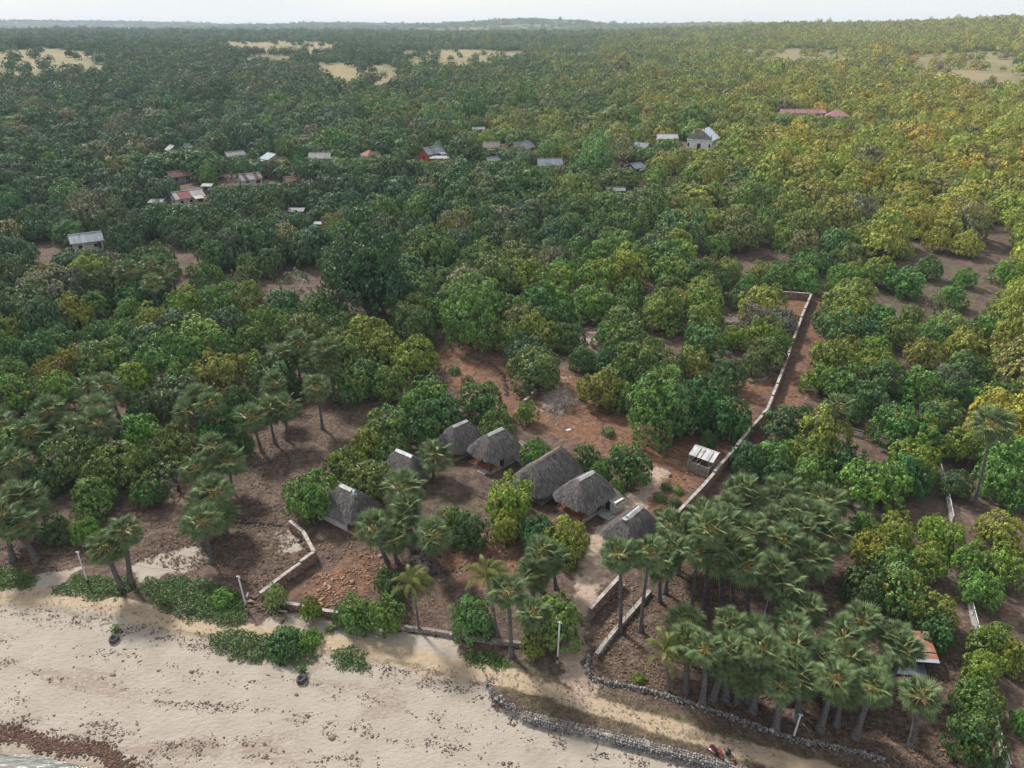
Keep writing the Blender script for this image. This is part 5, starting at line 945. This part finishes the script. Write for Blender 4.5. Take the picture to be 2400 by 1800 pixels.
# gabion along the track
gp = resample(np.array([at(u, v) for u, v in [(1226, 1672), (1300, 1690), (1400, 1712), (1500, 1738), (1600, 1764), (1690, 1788), (1790, 1818)]]), 1.0); gtop = -0.05
ge = empty('gabion_wall', tuple(map(float, gp[0])), 0, 'wire gabion retaining wall of white stones along the beach track', 'wall'); r = np.random.default_rng(12); G = []; GS = []
zt0 = H(gp[:, 0] + .5, gp[:, 1] + 1.6)
for a, b, za in zip(gp[:-1], gp[1:], zt0):
    d = (b - a)[:2]; l = np.linalg.norm(d); t_ = d / l; nrm = np.array([t_[1], -t_[0]])                    # towards the sea
    for k in range(4):
        for row in range(7):
            f = (k + r.uniform(.25, .75)) / 4; q = a[:2] + d * f
            if row < 3: off, z = -.25 + .27 * row + r.uniform(-.05, .05), za + gtop + r.uniform(-.02, .05)
            else: off, z = .5 + .06 * (row - 3) + r.uniform(-.04, .04), za + gtop - .24 * (row - 2.2) + r.uniform(-.04, .04)
            G.append((q[0] + nrm[0] * off - gp[0][0], q[1] + nrm[1] * off - gp[0][1], z - gp[0][2])); GS.append(r.uniform(.2, .34))
    c = (a + b)[:2] / 2 - gp[0][:2] + nrm * .1; part('stone_fill', box((c[0], c[1], za + gtop - .62 - gp[0][2]), (l, .75, 1.15), math.atan2(d[1], d[0])), M_LAVA if False else mat('gabion_core', (.12, .115, .11)), ge)
G = np.array(G); GS = np.array(GS); big = np.argsort(-GS)[:300]
vm = [mesh('stone', *(lambda q: (q[0], q[1], M_PALEST, False, {'lv': q[2]}))(stones(np.zeros((1, 3)), [1.0], 950 + j))) for j in range(10)]
for j in big: o = bpy.data.objects.new('stone', vm[j % 10]); COL.objects.link(o); o.parent = ge; o.location = G[j]; o.scale = (GS[j],) * 3; o.rotation_euler = tuple(r.uniform(0, 6, 3))
rs_ = np.setdiff1d(np.arange(len(G)), big); V, F, lv = stones(G[rs_], GS[rs_], 21); part('stones', (V, F), M_PALEST, ge, kind='stuff', fattr={'lv': lv})
M_WIRE = mat('wire', (.12, .12, .12), rough=.5, metal=.3)
for a, za in zip(gp[::2], zt0[::2]): q = a - gp[0]; part('basket_wire', beam((q[0] - .1, q[1] + .35, za + gtop + .2 - gp[0][2]), (q[0] + .25, q[1] - .55, za + gtop + .16 - gp[0][2]), .03, .03), M_WIRE, ge)

# ------------------------------------------------------------------ fences
M_WRAIL = mat('white_rail', (.52, .53, .55), rough=.5, var=.15); M_DPOST = mat('fence_post', (.10, .095, .09))
def fence(px, label, h=1.5, step=2.4, rails=(.55, 1.0, 1.45), base=.5, mr=M_WRAIL):
    pts = resample(np.array([at(u, v, .2) for u, v in px]), step); e = empty('rail_fence', tuple(map(float, pts[0])), 0, label, 'fence'); o0 = pts[0]
    for a, b in zip(pts[:-1], pts[1:]):
        if base: c = (a + b) / 2 - o0; L = np.hypot(*(b - a)[:2]); part('base_wall', box((c[0], c[1], c[2] + base / 2 - .3), (L + .02, .3, base + .6), math.atan2(b[1] - a[1], b[0] - a[0])), M_CONC, e)
        for i, z in enumerate(rails): part('rail', beam(a - o0 + np.array([0, 0, z]), b - o0 + np.array([0, 0, z]), .07, .07), mr if i == len(rails) - 1 else M_CONC, e)
    for p in pts: part('post', beam(p - o0 + np.array([0, 0, -.3]), p - o0 + np.array([0, 0, h + .06]), .1, .1), M_DPOST, e)
fence([(2201, 1102), (2218, 1160), (2231, 1228)], 'stretch of white railed fence between mango trees, inland end')
fence([(2262, 1384), (2278, 1445), (2296, 1518)], 'stretch of white railed fence on a concrete base beside the red path')
fence([(2318, 1655), (2336, 1730), (2362, 1815)], 'seaward end of the white railed fence at the photo corner')
fence([(1898, 992), (1958, 1008), (2022, 1026)], 'short inland fence of grey rails behind the slim palm', mr=M_CONC)
pk = resample(np.array([at(u, v) for u, v in [(1061, 1180), (1075, 1172), (1092, 1164), (1106, 1156), (1120, 1161), (1140, 1170)]]), .28); pe = empty('picket_fence', tuple(map(float, pk[0])), 0, 'small crooked stick picket fence on the yard grass', 'fence')
for p in pk: q = p - pk[0]; part('picket', beam((q[0], q[1], q[2] - .1), (q[0] + random.uniform(-.12, .12), q[1] + random.uniform(-.1, .1), q[2] + random.uniform(.85, 1.25)), .06, .06), M_WOOD, pe)
for a, b in zip(pk[:-1:3], pk[3::3]): part('rail', beam(a - pk[0] + np.array([0, 0, .7]), b - pk[0] + np.array([0, 0, .7]), .05, .05), M_WOOD, pe)

# ------------------------------------------------------------------ poles and wires
M_POLE = mat('pole_steel', (.50, .51, .52), rough=.5, var=.1); M_BLACKP = mat('black_paint', (.02, .02, .02))
def pole(top, base, label):
    p = at(*base); c = ray_at_y(top[0], top[1], p[1]); d = c - p; e = empty('utility_pole', tuple(map(float, p)), 0, label, 'pole', 'utility poles along the beach')
    part('shaft', tube([d * f + np.array([0, 0, -.3 * (f == 0)]) for f in (0, .3, .6, 1.0)], [.12, .11, .09, .075], 8), M_POLE, e, True); part('black_band', tube([d * .07, d * .16], [.125, .123], 8), M_BLACKP, e, True); part('footing', tube([(0, 0, -.2), d * .05], [.2, .16], 8), M_CONC, e)
    part('cross_arm', beam(d * .97 + np.array([-.22, .1, 0]), d * .97 + np.array([.22, -.1, 0]), .06, .06), M_POLE, e)
    for sx in (-.18, .18): part('insulator', tube([d * .97 + np.array([sx, 0, .03]), d * .97 + np.array([sx, 0, .16])], [.04, .05], 6), M_CAP, e)
    return p + d * .97
T0 = pole((181, 1293), (208, 1371), 'steel pole rising from the creeper beside the leaning palm'); T1 = pole((558, 1350), (579, 1430), 'steel pole beside the log pile'); T2 = pole((1312, 1457), (1306, 1553), 'steel pole with black band at the mouth of the lane'); T3 = pole((1877, 1674), (1858, 1733), 'steel pole at the dry-stone wall under the palms')
def wire(a, b, label, sag=.7):
    t = np.linspace(0, 1, 14); a, b = np.array(a), np.array(b); P = a + (b - a) * t[:, None]; P[:, 2] -= sag * 4 * t * (1 - t); o = link('power_cable', mesh('power_cable', *tube(P - a, .016, 4), M_WIRE)); o.location = a; tag(o, label, 'cable', 'power cables')
wire(T0, at(-150, 1360) + np.array([0, 0, 6.]), 'power cable running from the creeper pole out past the stout palms'); wire(T0, T1, 'power cable between the creeper pole and the log pile pole'); wire(T1, T2, 'long power cable between the log pile pole and the lane pole'); wire(T2, T3, 'power cable from the lane pole into the palm grove')
mp_ = at(901, 62); ms_ = empty('radio_mast', tuple(map(float, mp_)), 0, 'thin radio mast on the far skyline', 'mast'); mh = 14 * depth(mp_) / FPX
for k in range(3): a = k * 2.094; part('leg', beam((math.cos(a) * .9, math.sin(a) * .9, -2), (math.cos(a) * .25, math.sin(a) * .25, mh), .35, .35), M_POLE, ms_)
for k in range(8): z = mh * k / 8; part('brace', box((0, 0, z), (1.6 - 1.1 * k / 8,) * 2 + (.25,)), M_POLE, ms_)
part('antenna', beam((0, 0, mh), (0, 0, mh + 5), .3, .3), M_POLE, ms_)

# ------------------------------------------------------------------ creeper, shrubs, litter, stones
def creeper(px, label, mh_=.5, dens=26, seed=0, size=.24):
    poly = polypx(px); lo, hi = poly.min(0), poly.max(0); r = np.random.default_rng(seed); n = int(np.prod(hi - lo) * dens * 3.2); P = r.uniform(lo, hi, (n, 2)); sd = sdpoly(P, poly) + 2.6 * (fbm(P[:, 0] / 1.3, P[:, 1] / 1.3, seed) - .5); kp = r.random(n) < np.clip(.12 + sd / 1.1, 0, 1) * (sd > -.35); P = P[kp]; sd = np.maximum(sd[kp], .02)
    z = H(P[:, 0], P[:, 1]) + np.clip(sd / 1.4, .08, 1) * mh_ * (.35 + .9 * fbm(P[:, 0] / 1.1, P[:, 1] / 1.1, seed + 3)) * r.uniform(.65, 1.05, len(P)); Q3 = np.column_stack([P, z])
    V, F = leafcloud(Q3, np.tile([0, 0, 1.0], (len(Q3), 1)), size, .65, .55, seed); o = link('beach_creeper', mesh('beach_creeper', V, F, M_CREEP, False, {'lv': np.clip(.25 + .5 * fbm(P[:, 0] / .7, P[:, 1] / .7, seed + 9) + r.normal(0, .15, len(P)), 0, 1)})); tag(o, label, kind='stuff')
creeper([(118, 1382), (150, 1360), (210, 1345), (300, 1350), (312, 1385), (270, 1410), (180, 1404)], 'green creeper around the foot of the first pole', .6, 30, 1)
creeper([(322, 1380), (345, 1355), (420, 1350), (500, 1362), (560, 1395), (592, 1440), (560, 1472), (480, 1467), (420, 1450), (360, 1422)], 'largest green creeper carpet above the beach track', .7, 30, 2)
creeper([(458, 1484), (540, 1478), (640, 1488), (690, 1470), (745, 1492), (758, 1545), (715, 1572), (640, 1562), (560, 1545), (515, 1528)], 'green creeper mound on the sand below the track', 1.1, 34, 3)
creeper([(776, 1530), (820, 1512), (868, 1528), (878, 1545), (850, 1582), (800, 1574), (778, 1555)], 'small round green creeper patch alone on the sand', .6, 34, 4)
creeper([(1066, 1528), (1130, 1512), (1180, 1530), (1212, 1560), (1160, 1577), (1090, 1552)], 'dark creeper patch under the beach trees', .4, 26, 5)
creeper([(-60, 1325), (60, 1330), (92, 1350), (80, 1377), (0, 1387), (-80, 1385)], 'green creeper at the edge of the photo under the stout palms', .5, 28, 6)
SHR = [(520, 1405, 33, 'b', 'rounded bush growing out of the largest creeper carpet'), (668, 1512, 44, 'd', 'twiggy bush on the creeper mound below the track'), (722, 1500, 30, 'b', 'bright bush at the end of the creeper mound'), (775, 1470, 14, 'g', 'little bush on the sand near the young trees'), (1545, 1165, 16, 'b', 'weed clump nearest the lane hut'), (1562, 1140, 14, 'd', 'weed clump by the lane bend'), (1578, 1178, 17, 'g', 'weed clump against the long wall'),
       (1590, 1150, 13, 'b', 'weed clump with stones round it'), (1545, 1195, 12, 'g', 'lowest weed clump by the wall'), (1425, 1013, 18, 's', 'grey green shrub on the red yard'), (1498, 1588, 16, 'b', 'little bush inside the dry-stone wall corner'), (1095, 890, 14, 's', 'dry shrub in the red clearing'), (1065, 870, 16, 'g', 'shrub at the rim of the oval red clearing')]
for i, (u, v, rp_, tone, lab) in enumerate(SHR):
    p = at(u, v, .4); R = rp_ * depth(p) / FPX; e = make_tree(p, R, R * 1.5, tone, i, 'mango', 'bush', R * .3); tag(e, lab, 'bush', 'bushes')
def litter(poly, n, label, seed, name='leaf_litter', size=(.12, .4), m=M_LITTER, asp=.35):
    poly = polypx(poly); lo, hi = poly.min(0), poly.max(0); r = np.random.default_rng(seed); P = r.uniform(lo, hi, (n * 2, 2)); k = (sdpoly(P, poly) + 3 * (fbm(P[:, 0] / 2.5, P[:, 1] / 2.5, seed) - .5) > 0) & (fbm(P[:, 0] / 1.3, P[:, 1] / 1.3, seed + 4) > .42); P = P[k][:n]; z = H(P[:, 0], P[:, 1]) + r.uniform(.02, .12, len(P))
    sz = r.uniform(size[0], size[1], len(P)) ; V, F = leafcloud(np.column_stack([P, z]), np.tile([0, 0, 1.0], (len(P), 1)), 1.0, asp, .3, seed); V = V.reshape(-1, 4, 3); c = V.mean(1, keepdims=True); V = (c + (V - c) * sz[:, None, None]).reshape(-1, 3)
    o = link(name, mesh(name, V, F, m, False, {'lv': np.clip(r.normal(.45, .3, len(P)), 0, 1)})); tag(o, label, kind='stuff')
litter(LITP[0], 16000, 'brown palm leaf litter under the right palm grove', 1, size=(.15, .55)); litter(LITP[1], 9000, 'dead wood and leaf litter on the dark scrub ground', 2, size=(.15, .6)); litter(LITP[2], 4000, 'leaf litter behind the palm trio', 3)
litter([(900, 1260), (1280, 1220), (1330, 1480), (950, 1470), (820, 1300)], 3500, 'fallen leaves under the yard palms', 4); litter([(1900, 1330), (2330, 1500), (2370, 1800), (2230, 1800), (2000, 1450)], 4000, 'fallen leaves along the railed fence', 5); litter([(0, 1385), (300, 1410), (600, 1490), (1000, 1550), (1120, 1600), (900, 1600), (500, 1530), (0, 1450)], 2500, 'dry twigs and weed on the upper sand', 6, 'beach_debris', (.12, .4))
litter([(1010, 830), (1180, 800), (1330, 870), (1560, 1010), (1700, 1000), (1640, 1130), (1500, 1230), (1250, 1240), (1000, 1230), (880, 1120), (1000, 960)], 5000, 'dry leaves and chips strewn over the yard', 7, size=(.08, .26)); litter([(1860, 700), (1960, 660), (1930, 850), (1800, 1060), (1740, 1090)], 1800, 'dry leaves on the strip beside the long wall', 8, size=(.1, .3)); litter([(1130, 1580), (1400, 1600), (2000, 1800), (1650, 1770), (1225, 1670)], 2500, 'dry grass tufts beside the track', 9, 'dry_grass', (.1, .35))
def rubble(poly, n, label, seed, size=.22, m=M_REDST):
    poly = polypx(poly); lo, hi = poly.min(0), poly.max(0); r = np.random.default_rng(seed); P = r.uniform(lo, hi, (n * 3, 2)); k = (sdpoly(P, poly) > 0) & (fbm(P[:, 0] / 1.5, P[:, 1] / 1.5, seed) > .45); P = P[k][:n]; z = H(P[:, 0], P[:, 1]) + .04
    V, F, lv = stones(np.column_stack([P, z]), size * np.exp(r.normal(0, .4, len(P))), seed); o = link('rubble', mesh('rubble', V, F, m, False, {'lv': lv})); tag(o, label, kind='stuff')
M_RUB = stone_mat('yard_rubble', (.15, .075, .045), (.235, .14, .092), (.34, .25, .19))
rubble([(700, 1370), (760, 1340), (840, 1330), (900, 1360), (860, 1410), (740, 1425)], 420, 'reddish building rubble inside the seaward yard wall', 1, .26, M_RUB); rubble([(740, 1280), (820, 1240), (890, 1280), (900, 1340), (800, 1350)], 160, 'loose stones below the hut that stands apart', 2, .24, M_RUB)
rubble([(1250, 915), (1360, 905), (1370, 960), (1290, 990), (1250, 970)], 260, 'white limestone chips on the yard', 3, .17, M_PALEST); rubble([(1720, 870), (1830, 870), (1800, 960), (1730, 1010), (1690, 990)], 320, 'pale broken stone heap along the long wall', 4, .24, M_RUB); rubble([(1540, 1130), (1650, 1080), (1640, 1150), (1560, 1230), (1530, 1200)], 260, 'stones among the weeds beside the lane', 5, .22, M_RUB)
rubble([(960, 1280), (1240, 1240), (1260, 1320), (1000, 1350)], 240, 'dark stones strewn under the yard trees', 6, .24, M_LAVA); rubble([(1430, 1380), (1470, 1345), (1500, 1380), (1410, 1520), (1395, 1500)], 200, 'rubble strip between the two short walls', 7, .2, M_RUB); rubble([(560, 1050), (720, 960), (700, 1130), (600, 1180)], 160, 'black stones on the scrub clearing', 8, .25, M_LAVA); rubble([(1860, 760), (1920, 740), (1880, 920), (1800, 1000)], 90, 'black stones on the strip beside the long wall', 9, .22, M_LAVA)
def one_stone(u, v, s, label, m, name='boulder', seed=0, flat_=.8):
    p = at(u, v); V, F, lv = stones(np.zeros((1, 3)), [s], seed, flat_); o = link(name, mesh(name, V, F, m, False, {'lv': lv})); o.location = p + np.array([0, 0, s * .25]); tag(o, label, 'rock'); return o
BST = [(1570, 1115, .7, 'pale round stone at the bend of the lane'), (1545, 1205, .6, 'white stone by the wall below the weeds'), (1415, 985, .5, 'white block in the middle of the red yard'), (1508, 1022, .5, 'pale block under the big round tree'), (1522, 1035, .55, 'pale block further along under the big round tree'), (700, 1270, .6, 'white stone inside the angled wall, upper one'), (714, 1278, .7, 'white stone inside the angled wall, lower one'), (768, 1307, .5, 'stone standing clear beside the angled wall corner')]
for i, (u, v, s, lab) in enumerate(BST): one_stone(u, v, s, lab, M_PALEST, 'rock', i)
M_TYRE = mat('dark_rock', (.035, .034, .04), rough=.7, dirt=(.08, .08, .09), dscale=3)
for i, (u, v, lab, pl) in enumerate(((268, 1502, 'dark round tub-shaped rock alone on the left sand', 'green tuft growing behind the lone dark rock on the sand'), (707, 1596, 'dark hollow tub-shaped rock below the creeper mound', 'green sprig above the hollow dark rock'))):
    p = at(u, v); a = np.linspace(0, 2 * PI, 21)[:-1]; prof = [(.45, -.2), (.58, .1), (.6, .35), (.5, .52), (.36, .5), (.28, .3), (.05, .25)]; V = [(R_ * math.cos(t) * (1 + .08 * math.sin(3 * t + i)), R_ * math.sin(t) * (.95 + .06 * math.cos(2 * t)), z + .06 * math.sin(t + i)) for R_, z in prof for t in a]; n = 20
    F = [(k * n + j, k * n + (j + 1) % n, (k + 1) * n + (j + 1) % n, (k + 1) * n + j) for k in range(6) for j in range(n)] + [tuple(6 * n + j for j in range(n))]; o = link('tub_rock', mesh('tub_rock', V, F, M_TYRE, True)); o.location = p; tag(o, lab, 'rock')
    r = np.random.default_rng(i); Q3 = np.column_stack([r.normal(0, .28, 160), r.normal(0, .28, 160), r.uniform(.1, 1.0, 160)]); V, F = leafcloud(Q3, Q3 / np.linalg.norm(Q3, axis=1)[:, None], .3, .4, .7, i); o = link('beach_plant', mesh('beach_plant', V, F, M_CREEP, False, {'lv': r.random(160)})); o.location = at(u + 4, v - 20); tag(o, pl, 'plant')
# log pile, driftwood, board
M_LOG = mat('log', (.20, .13, .09), dirt=(.10, .07, .05), var=.4); M_LOGG = mat('grey_log', (.24, .22, .21), dirt=(.12, .11, .105)); lp0 = at(612, 1438); le = empty('log_pile', tuple(map(float, lp0)), 0, 'heap of cut logs and branches at the wall end by the pole', 'log pile')
for i in range(46):
    u, v = random.uniform(580, 668), 0; v = 1398 + (u - 580) * .62 + random.uniform(-14, 14); q = at(u, v) - lp0; a = random.uniform(0, 3.14); l_ = random.uniform(.5, 1.7); z = q[2] + random.uniform(.08, .6); t_ = np.array([math.cos(a), math.sin(a), random.uniform(-.2, .2)]) * l_ / 2; part('log' if i % 3 else 'branch', tube([q * [1, 1, 0] + [0, 0, z] - t_, q * [1, 1, 0] + [0, 0, z] + t_ * .1 + [0, 0, .05], q * [1, 1, 0] + [0, 0, z] + t_], random.uniform(.06, .17) if i % 3 else .035, 7), M_LOG if i % 4 else M_LOGG, le, True)
o = link('white_board', mesh('white_board', *box((0, 0, .06), (1.0, .6, .06), .6), M_CAP)); o.location = at(1332, 1008); tag(o, 'small white board lying flat on the red yard', 'board')
for i, (u, v, a, l_, lab) in enumerate(((1395, 1760, 1.2, .9, 'driftwood piece on the lower sand, upper of the three'), (1385, 1775, -.5, .7, 'driftwood piece on the lower sand, lowest of the three'), (1400, 1770, .3, .9, 'driftwood piece on the lower sand, middle of the three'), (1545, 1655, 1.1, 1.8, 'dead stick standing in the grass beside the track'))):
    p = at(u, v); up = 1.6 if i == 3 else .1; d = np.array([math.cos(a) * l_ * (.2 if i == 3 else 1), math.sin(a) * l_ * (.2 if i == 3 else 1), up]); o = link('driftwood', mesh('driftwood', *tube([(0, 0, -.05), d * .5 + [0, .08, .04], d], [.1 if i < 3 else .03, .08 if i < 3 else .025, .03], 6), M_LOGG, True)); o.location = p; tag(o, lab, 'driftwood')

# ------------------------------------------------------------------ scooter and bags
M_RED = mat('red_plastic', (.36, .02, .035), rough=.25, spec=.5, var=.1); M_BLK = mat('black_plastic', (.018, .018, .02), rough=.45); M_TYR = mat('tyre_rubber', (.02, .02, .02), rough=.85); M_CHR = mat('bright_metal', (.5, .5, .52), rough=.3, metal=.8)
b0, b1 = at(1664, 1757), at(1694, 1783); bp = (b0 + b1) / 2; by = math.atan2(b1[1] - b0[1], b1[0] - b0[0]); mb = empty('motor_scooter', tuple(map(float, bp)), by, 'red and black motor scooter parked on the grass by the gabion', 'scooter')
def torus(c, R_, rr_, n=18, m=8):
    V = [((R_ + rr_ * math.cos(b)) * math.cos(a) + c[0], rr_ * math.sin(b) + c[1], (R_ + rr_ * math.cos(b)) * math.sin(a) + c[2]) for a in np.arange(n) * 2 * PI / n for b in np.arange(m) * 2 * PI / m]; return V, [(i * m + j, i * m + (j + 1) % m, ((i + 1) % n) * m + (j + 1) % m, ((i + 1) % n) * m + j) for i in range(n) for j in range(m)]
for x in (-.62, .64):
    w_ = empty('wheel', (0, 0, 0)); w_.parent = mb; part('tyre', torus((x, 0, .28), .235, .055), M_TYR, w_, True); part('rim', join([torus((x, 0, .28), .17, .02, 14, 6)] + [beam((x, 0, .28), (x + .17 * math.cos(a), 0, .28 + .17 * math.sin(a)), .02, .03) for a in np.arange(5) * 1.257]), M_CHR, w_)
def hull(pts, ws): 
    V = []; 
    for (x, z), w in zip(pts, ws): V += [(x, -w, z), (x, w, z)]
    n = len(pts); F = [(2 * i, 2 * i + 1, 2 * ((i + 1) % n) + 1, 2 * ((i + 1) % n)) for i in range(n)] + [tuple(2 * i for i in range(n))[::-1], tuple(2 * i + 1 for i in range(n))]; return V, F
part('seat', hull([(-.72, .80), (-.66, .70), (-.1, .68), (.06, .66), (.05, .74), (-.2, .80), (-.6, .86)], [.10, .12, .15, .12, .10, .13, .10]), M_BLK, mb); part('rear_body', hull([(-.80, .72), (-.70, .48), (-.2, .40), (.05, .62), (-.1, .70), (-.66, .72)], [.06, .12, .14, .13, .14, .12]), M_RED, mb)
part('floor_panel', hull([(-.25, .40), (-.2, .22), (.3, .22), (.42, .40), (.3, .46), (0, .46)], [.13, .12, .12, .10, .09, .12]), M_BLK, mb); part('front_fairing', hull([(.30, .45), (.42, .28), (.52, .40), (.47, .90), (.36, .98), (.32, .80)], [.10, .13, .16, .17, .12, .15]), M_RED, mb); part('handlebar_cover', hull([(.28, 1.0), (.42, .96), (.46, 1.05), (.36, 1.10)], [.12, .14, .10, .10]), M_RED, mb)
part('fork', join([beam((.44, y, .8), (.64, y, .28), .045, .045) for y in (-.085, .085)]), M_CHR, mb); part('front_mudguard', hull([(.42, .44), (.52, .56), (.70, .58), (.86, .46), (.70, .53), (.54, .51)], [.06] * 6), M_RED, mb); part('handlebar', tube([(.28, -.34, 1.02), (.36, -.15, 1.03), (.36, .15, 1.03), (.28, .34, 1.02)], .018, 6), M_BLK, mb)
for y in (-.3, .3): mm_ = part('mirror', join([tube([(.33, y * .8, 1.03), (.32, y * 1.1, 1.24)], .009, 5), (ico()[0] * [.02, .07, .045] + [.32, y * 1.1, 1.27], ico()[1])]), M_BLK, mb, True)
part('headlight', (ico()[0] * [.05, .10, .06] + [.49, 0, .88], ico()[1]), M_CAP, mb, True); part('tail_light', box((-.81, 0, .72), (.05, .14, .07)), mat('tail_red', (.3, .01, .01)), mb); part('engine', box((-.15, 0, .33), (.35, .24, .22)), M_CHR, mb); part('exhaust', tube([(-.05, -.13, .25), (-.4, -.17, .27), (-.85, -.18, .36)], [.03, .05, .055], 8), M_CHR, mb, True); part('rear_rack', tube([(-.62, -.1, .86), (-.88, -.09, .90), (-.88, .09, .90), (-.62, .1, .86)], .014, 5), M_CHR, mb); part('side_stand', beam((0, .1, .3), (-.1, .3, .0), .025, .025), M_BLK, mb); part('number_plate', box((-.84, 0, .56), (.01, .2, .1)), M_CAP, mb)
def bag(u, v, s, m, m2, label, rz):
    p = at(u, v); e = empty('bag', tuple(map(float, p)), rz, label, 'bag', 'bags beside the scooter'); V = BOXV * 0; iv, fi = ico(); q = np.sign(iv) * np.abs(iv) ** .6 * np.array(s) * .5 + np.array([0, 0, s[2] * .5]); part('body', (q, fi), m, e, True); part('pocket', (np.sign(iv) * np.abs(iv) ** .6 * np.array([s[0] * .3, s[1] * .12, s[2] * .25]) + [0, -s[1] * .5, s[2] * .38], fi), m2, e, True)
    part('strap', tube([(-s[0] * .3, 0, s[2] * .9), (-s[0] * .1, 0, s[2] * 1.12), (s[0] * .1, 0, s[2] * 1.12), (s[0] * .3, 0, s[2] * .9)], .025, 6), m2, e, True)
bag(1706, 1767, (.6, .45, .55), M_BLK, mat('navy_cloth', (.02, .022, .05)), 'black bag standing right beside the scooter', .6); bag(1718, 1786, (.6, .42, .36), M_BLK, mat('orange_cloth', (.5, .16, .03)), 'black and orange bag further from the scooter', -.5)
# stranded weed bank at the water line
wr_ = np.random.default_rng(8); wl = resample(np.array([at(u, v) for u, v in [(-120, 1690), (0, 1718), (50, 1728), (110, 1745), (160, 1760), (215, 1752), (245, 1762), (265, 1785), (310, 1815)]]), .12); n = 2600; k = wr_.integers(0, len(wl), n); P = wl[k] + np.column_stack([wr_.normal(0, .45, n), wr_.normal(0, .45, n), np.zeros(n)]); P[:, 2] = H(P[:, 0], P[:, 1]) + .05
V, F, lv = stones(P, wr_.uniform(.1, .32, n), 8, .4); o = link('seaweed_wrack', mesh('seaweed_wrack', V, F, stone_mat('weed', (.055, .03, .022), (.10, .055, .04), (.17, .11, .085)), False, {'lv': lv})); tag(o, 'bank of brown stranded seaweed along the water line', kind='stuff')

r = np.random.default_rng(77); n = 110000; X = r.uniform(-75, 25, n); Yb = np.interp(X, BANK[:, 0], BANK[:, 1]); dd = r.uniform(.6, 24, n); Y = Yb - dd; lines = np.zeros(n)
for c_, w_, s_ in ((1.6, .8, 1.0), (5.5, .7, .6), (9.0, .9, .9), (13.5, 1.1, 1.0), (17.5, 1.3, 1.0)): lines += s_ * np.exp(-((dd - c_ - 2.2 * (fbm(X / 9, X * 0, int(c_ * 7)) - .5)) / w_) ** 2)
lines += np.clip((-34 - X) / 10, 0, 1) * np.clip((dd - 13) / 4, 0, 1)
pk_ = np.clip(lines, 0, 1) * np.clip((fbm(X / 1.6, Y / .8, 71) - .47) * 7, 0, 1) + .004; kk = (r.random(n) < pk_ * .8) & (Y > 38) & (H(X, Y) > SEA_Z + .05); X, Y = X[kk], Y[kk]
V, F, lv = stones(np.column_stack([X, Y, H(X, Y) + .01]), np.exp(r.normal(math.log(.125), .45, len(X))), 78, .18, np.radians(r.normal(-18, 35, len(X)))); o = link('seaweed_clumps', mesh('seaweed_clumps', V, F, stone_mat('dry_weed', (.075, .05, .04), (.125, .09, .075), (.17, .13, .11)), False, {'lv': lv})); tag(o, 'small clumps of dry seaweed strewn in lines over the sand', kind='stuff'); print('weed', len(X))
# ------------------------------------------------------------------ haze over the whole place
hm, ht, ho = newmat('haze'); pv = N(ht, 'ShaderNodeVolumePrincipled'); pv.inputs['Color'].default_value = (.72, .87, 1.0, 1); pv.inputs['Density'].default_value = 9.5e-5; pv.inputs['Anisotropy'].default_value = 0.0; ht.links.new(pv.outputs[0], ho.inputs['Volume'])
hz = link('haze', mesh('haze', *box((0, 6500, 70), (56000, 16500, 156)), hm)); tag(hz, 'pale even haze filling the air', kind='stuff')
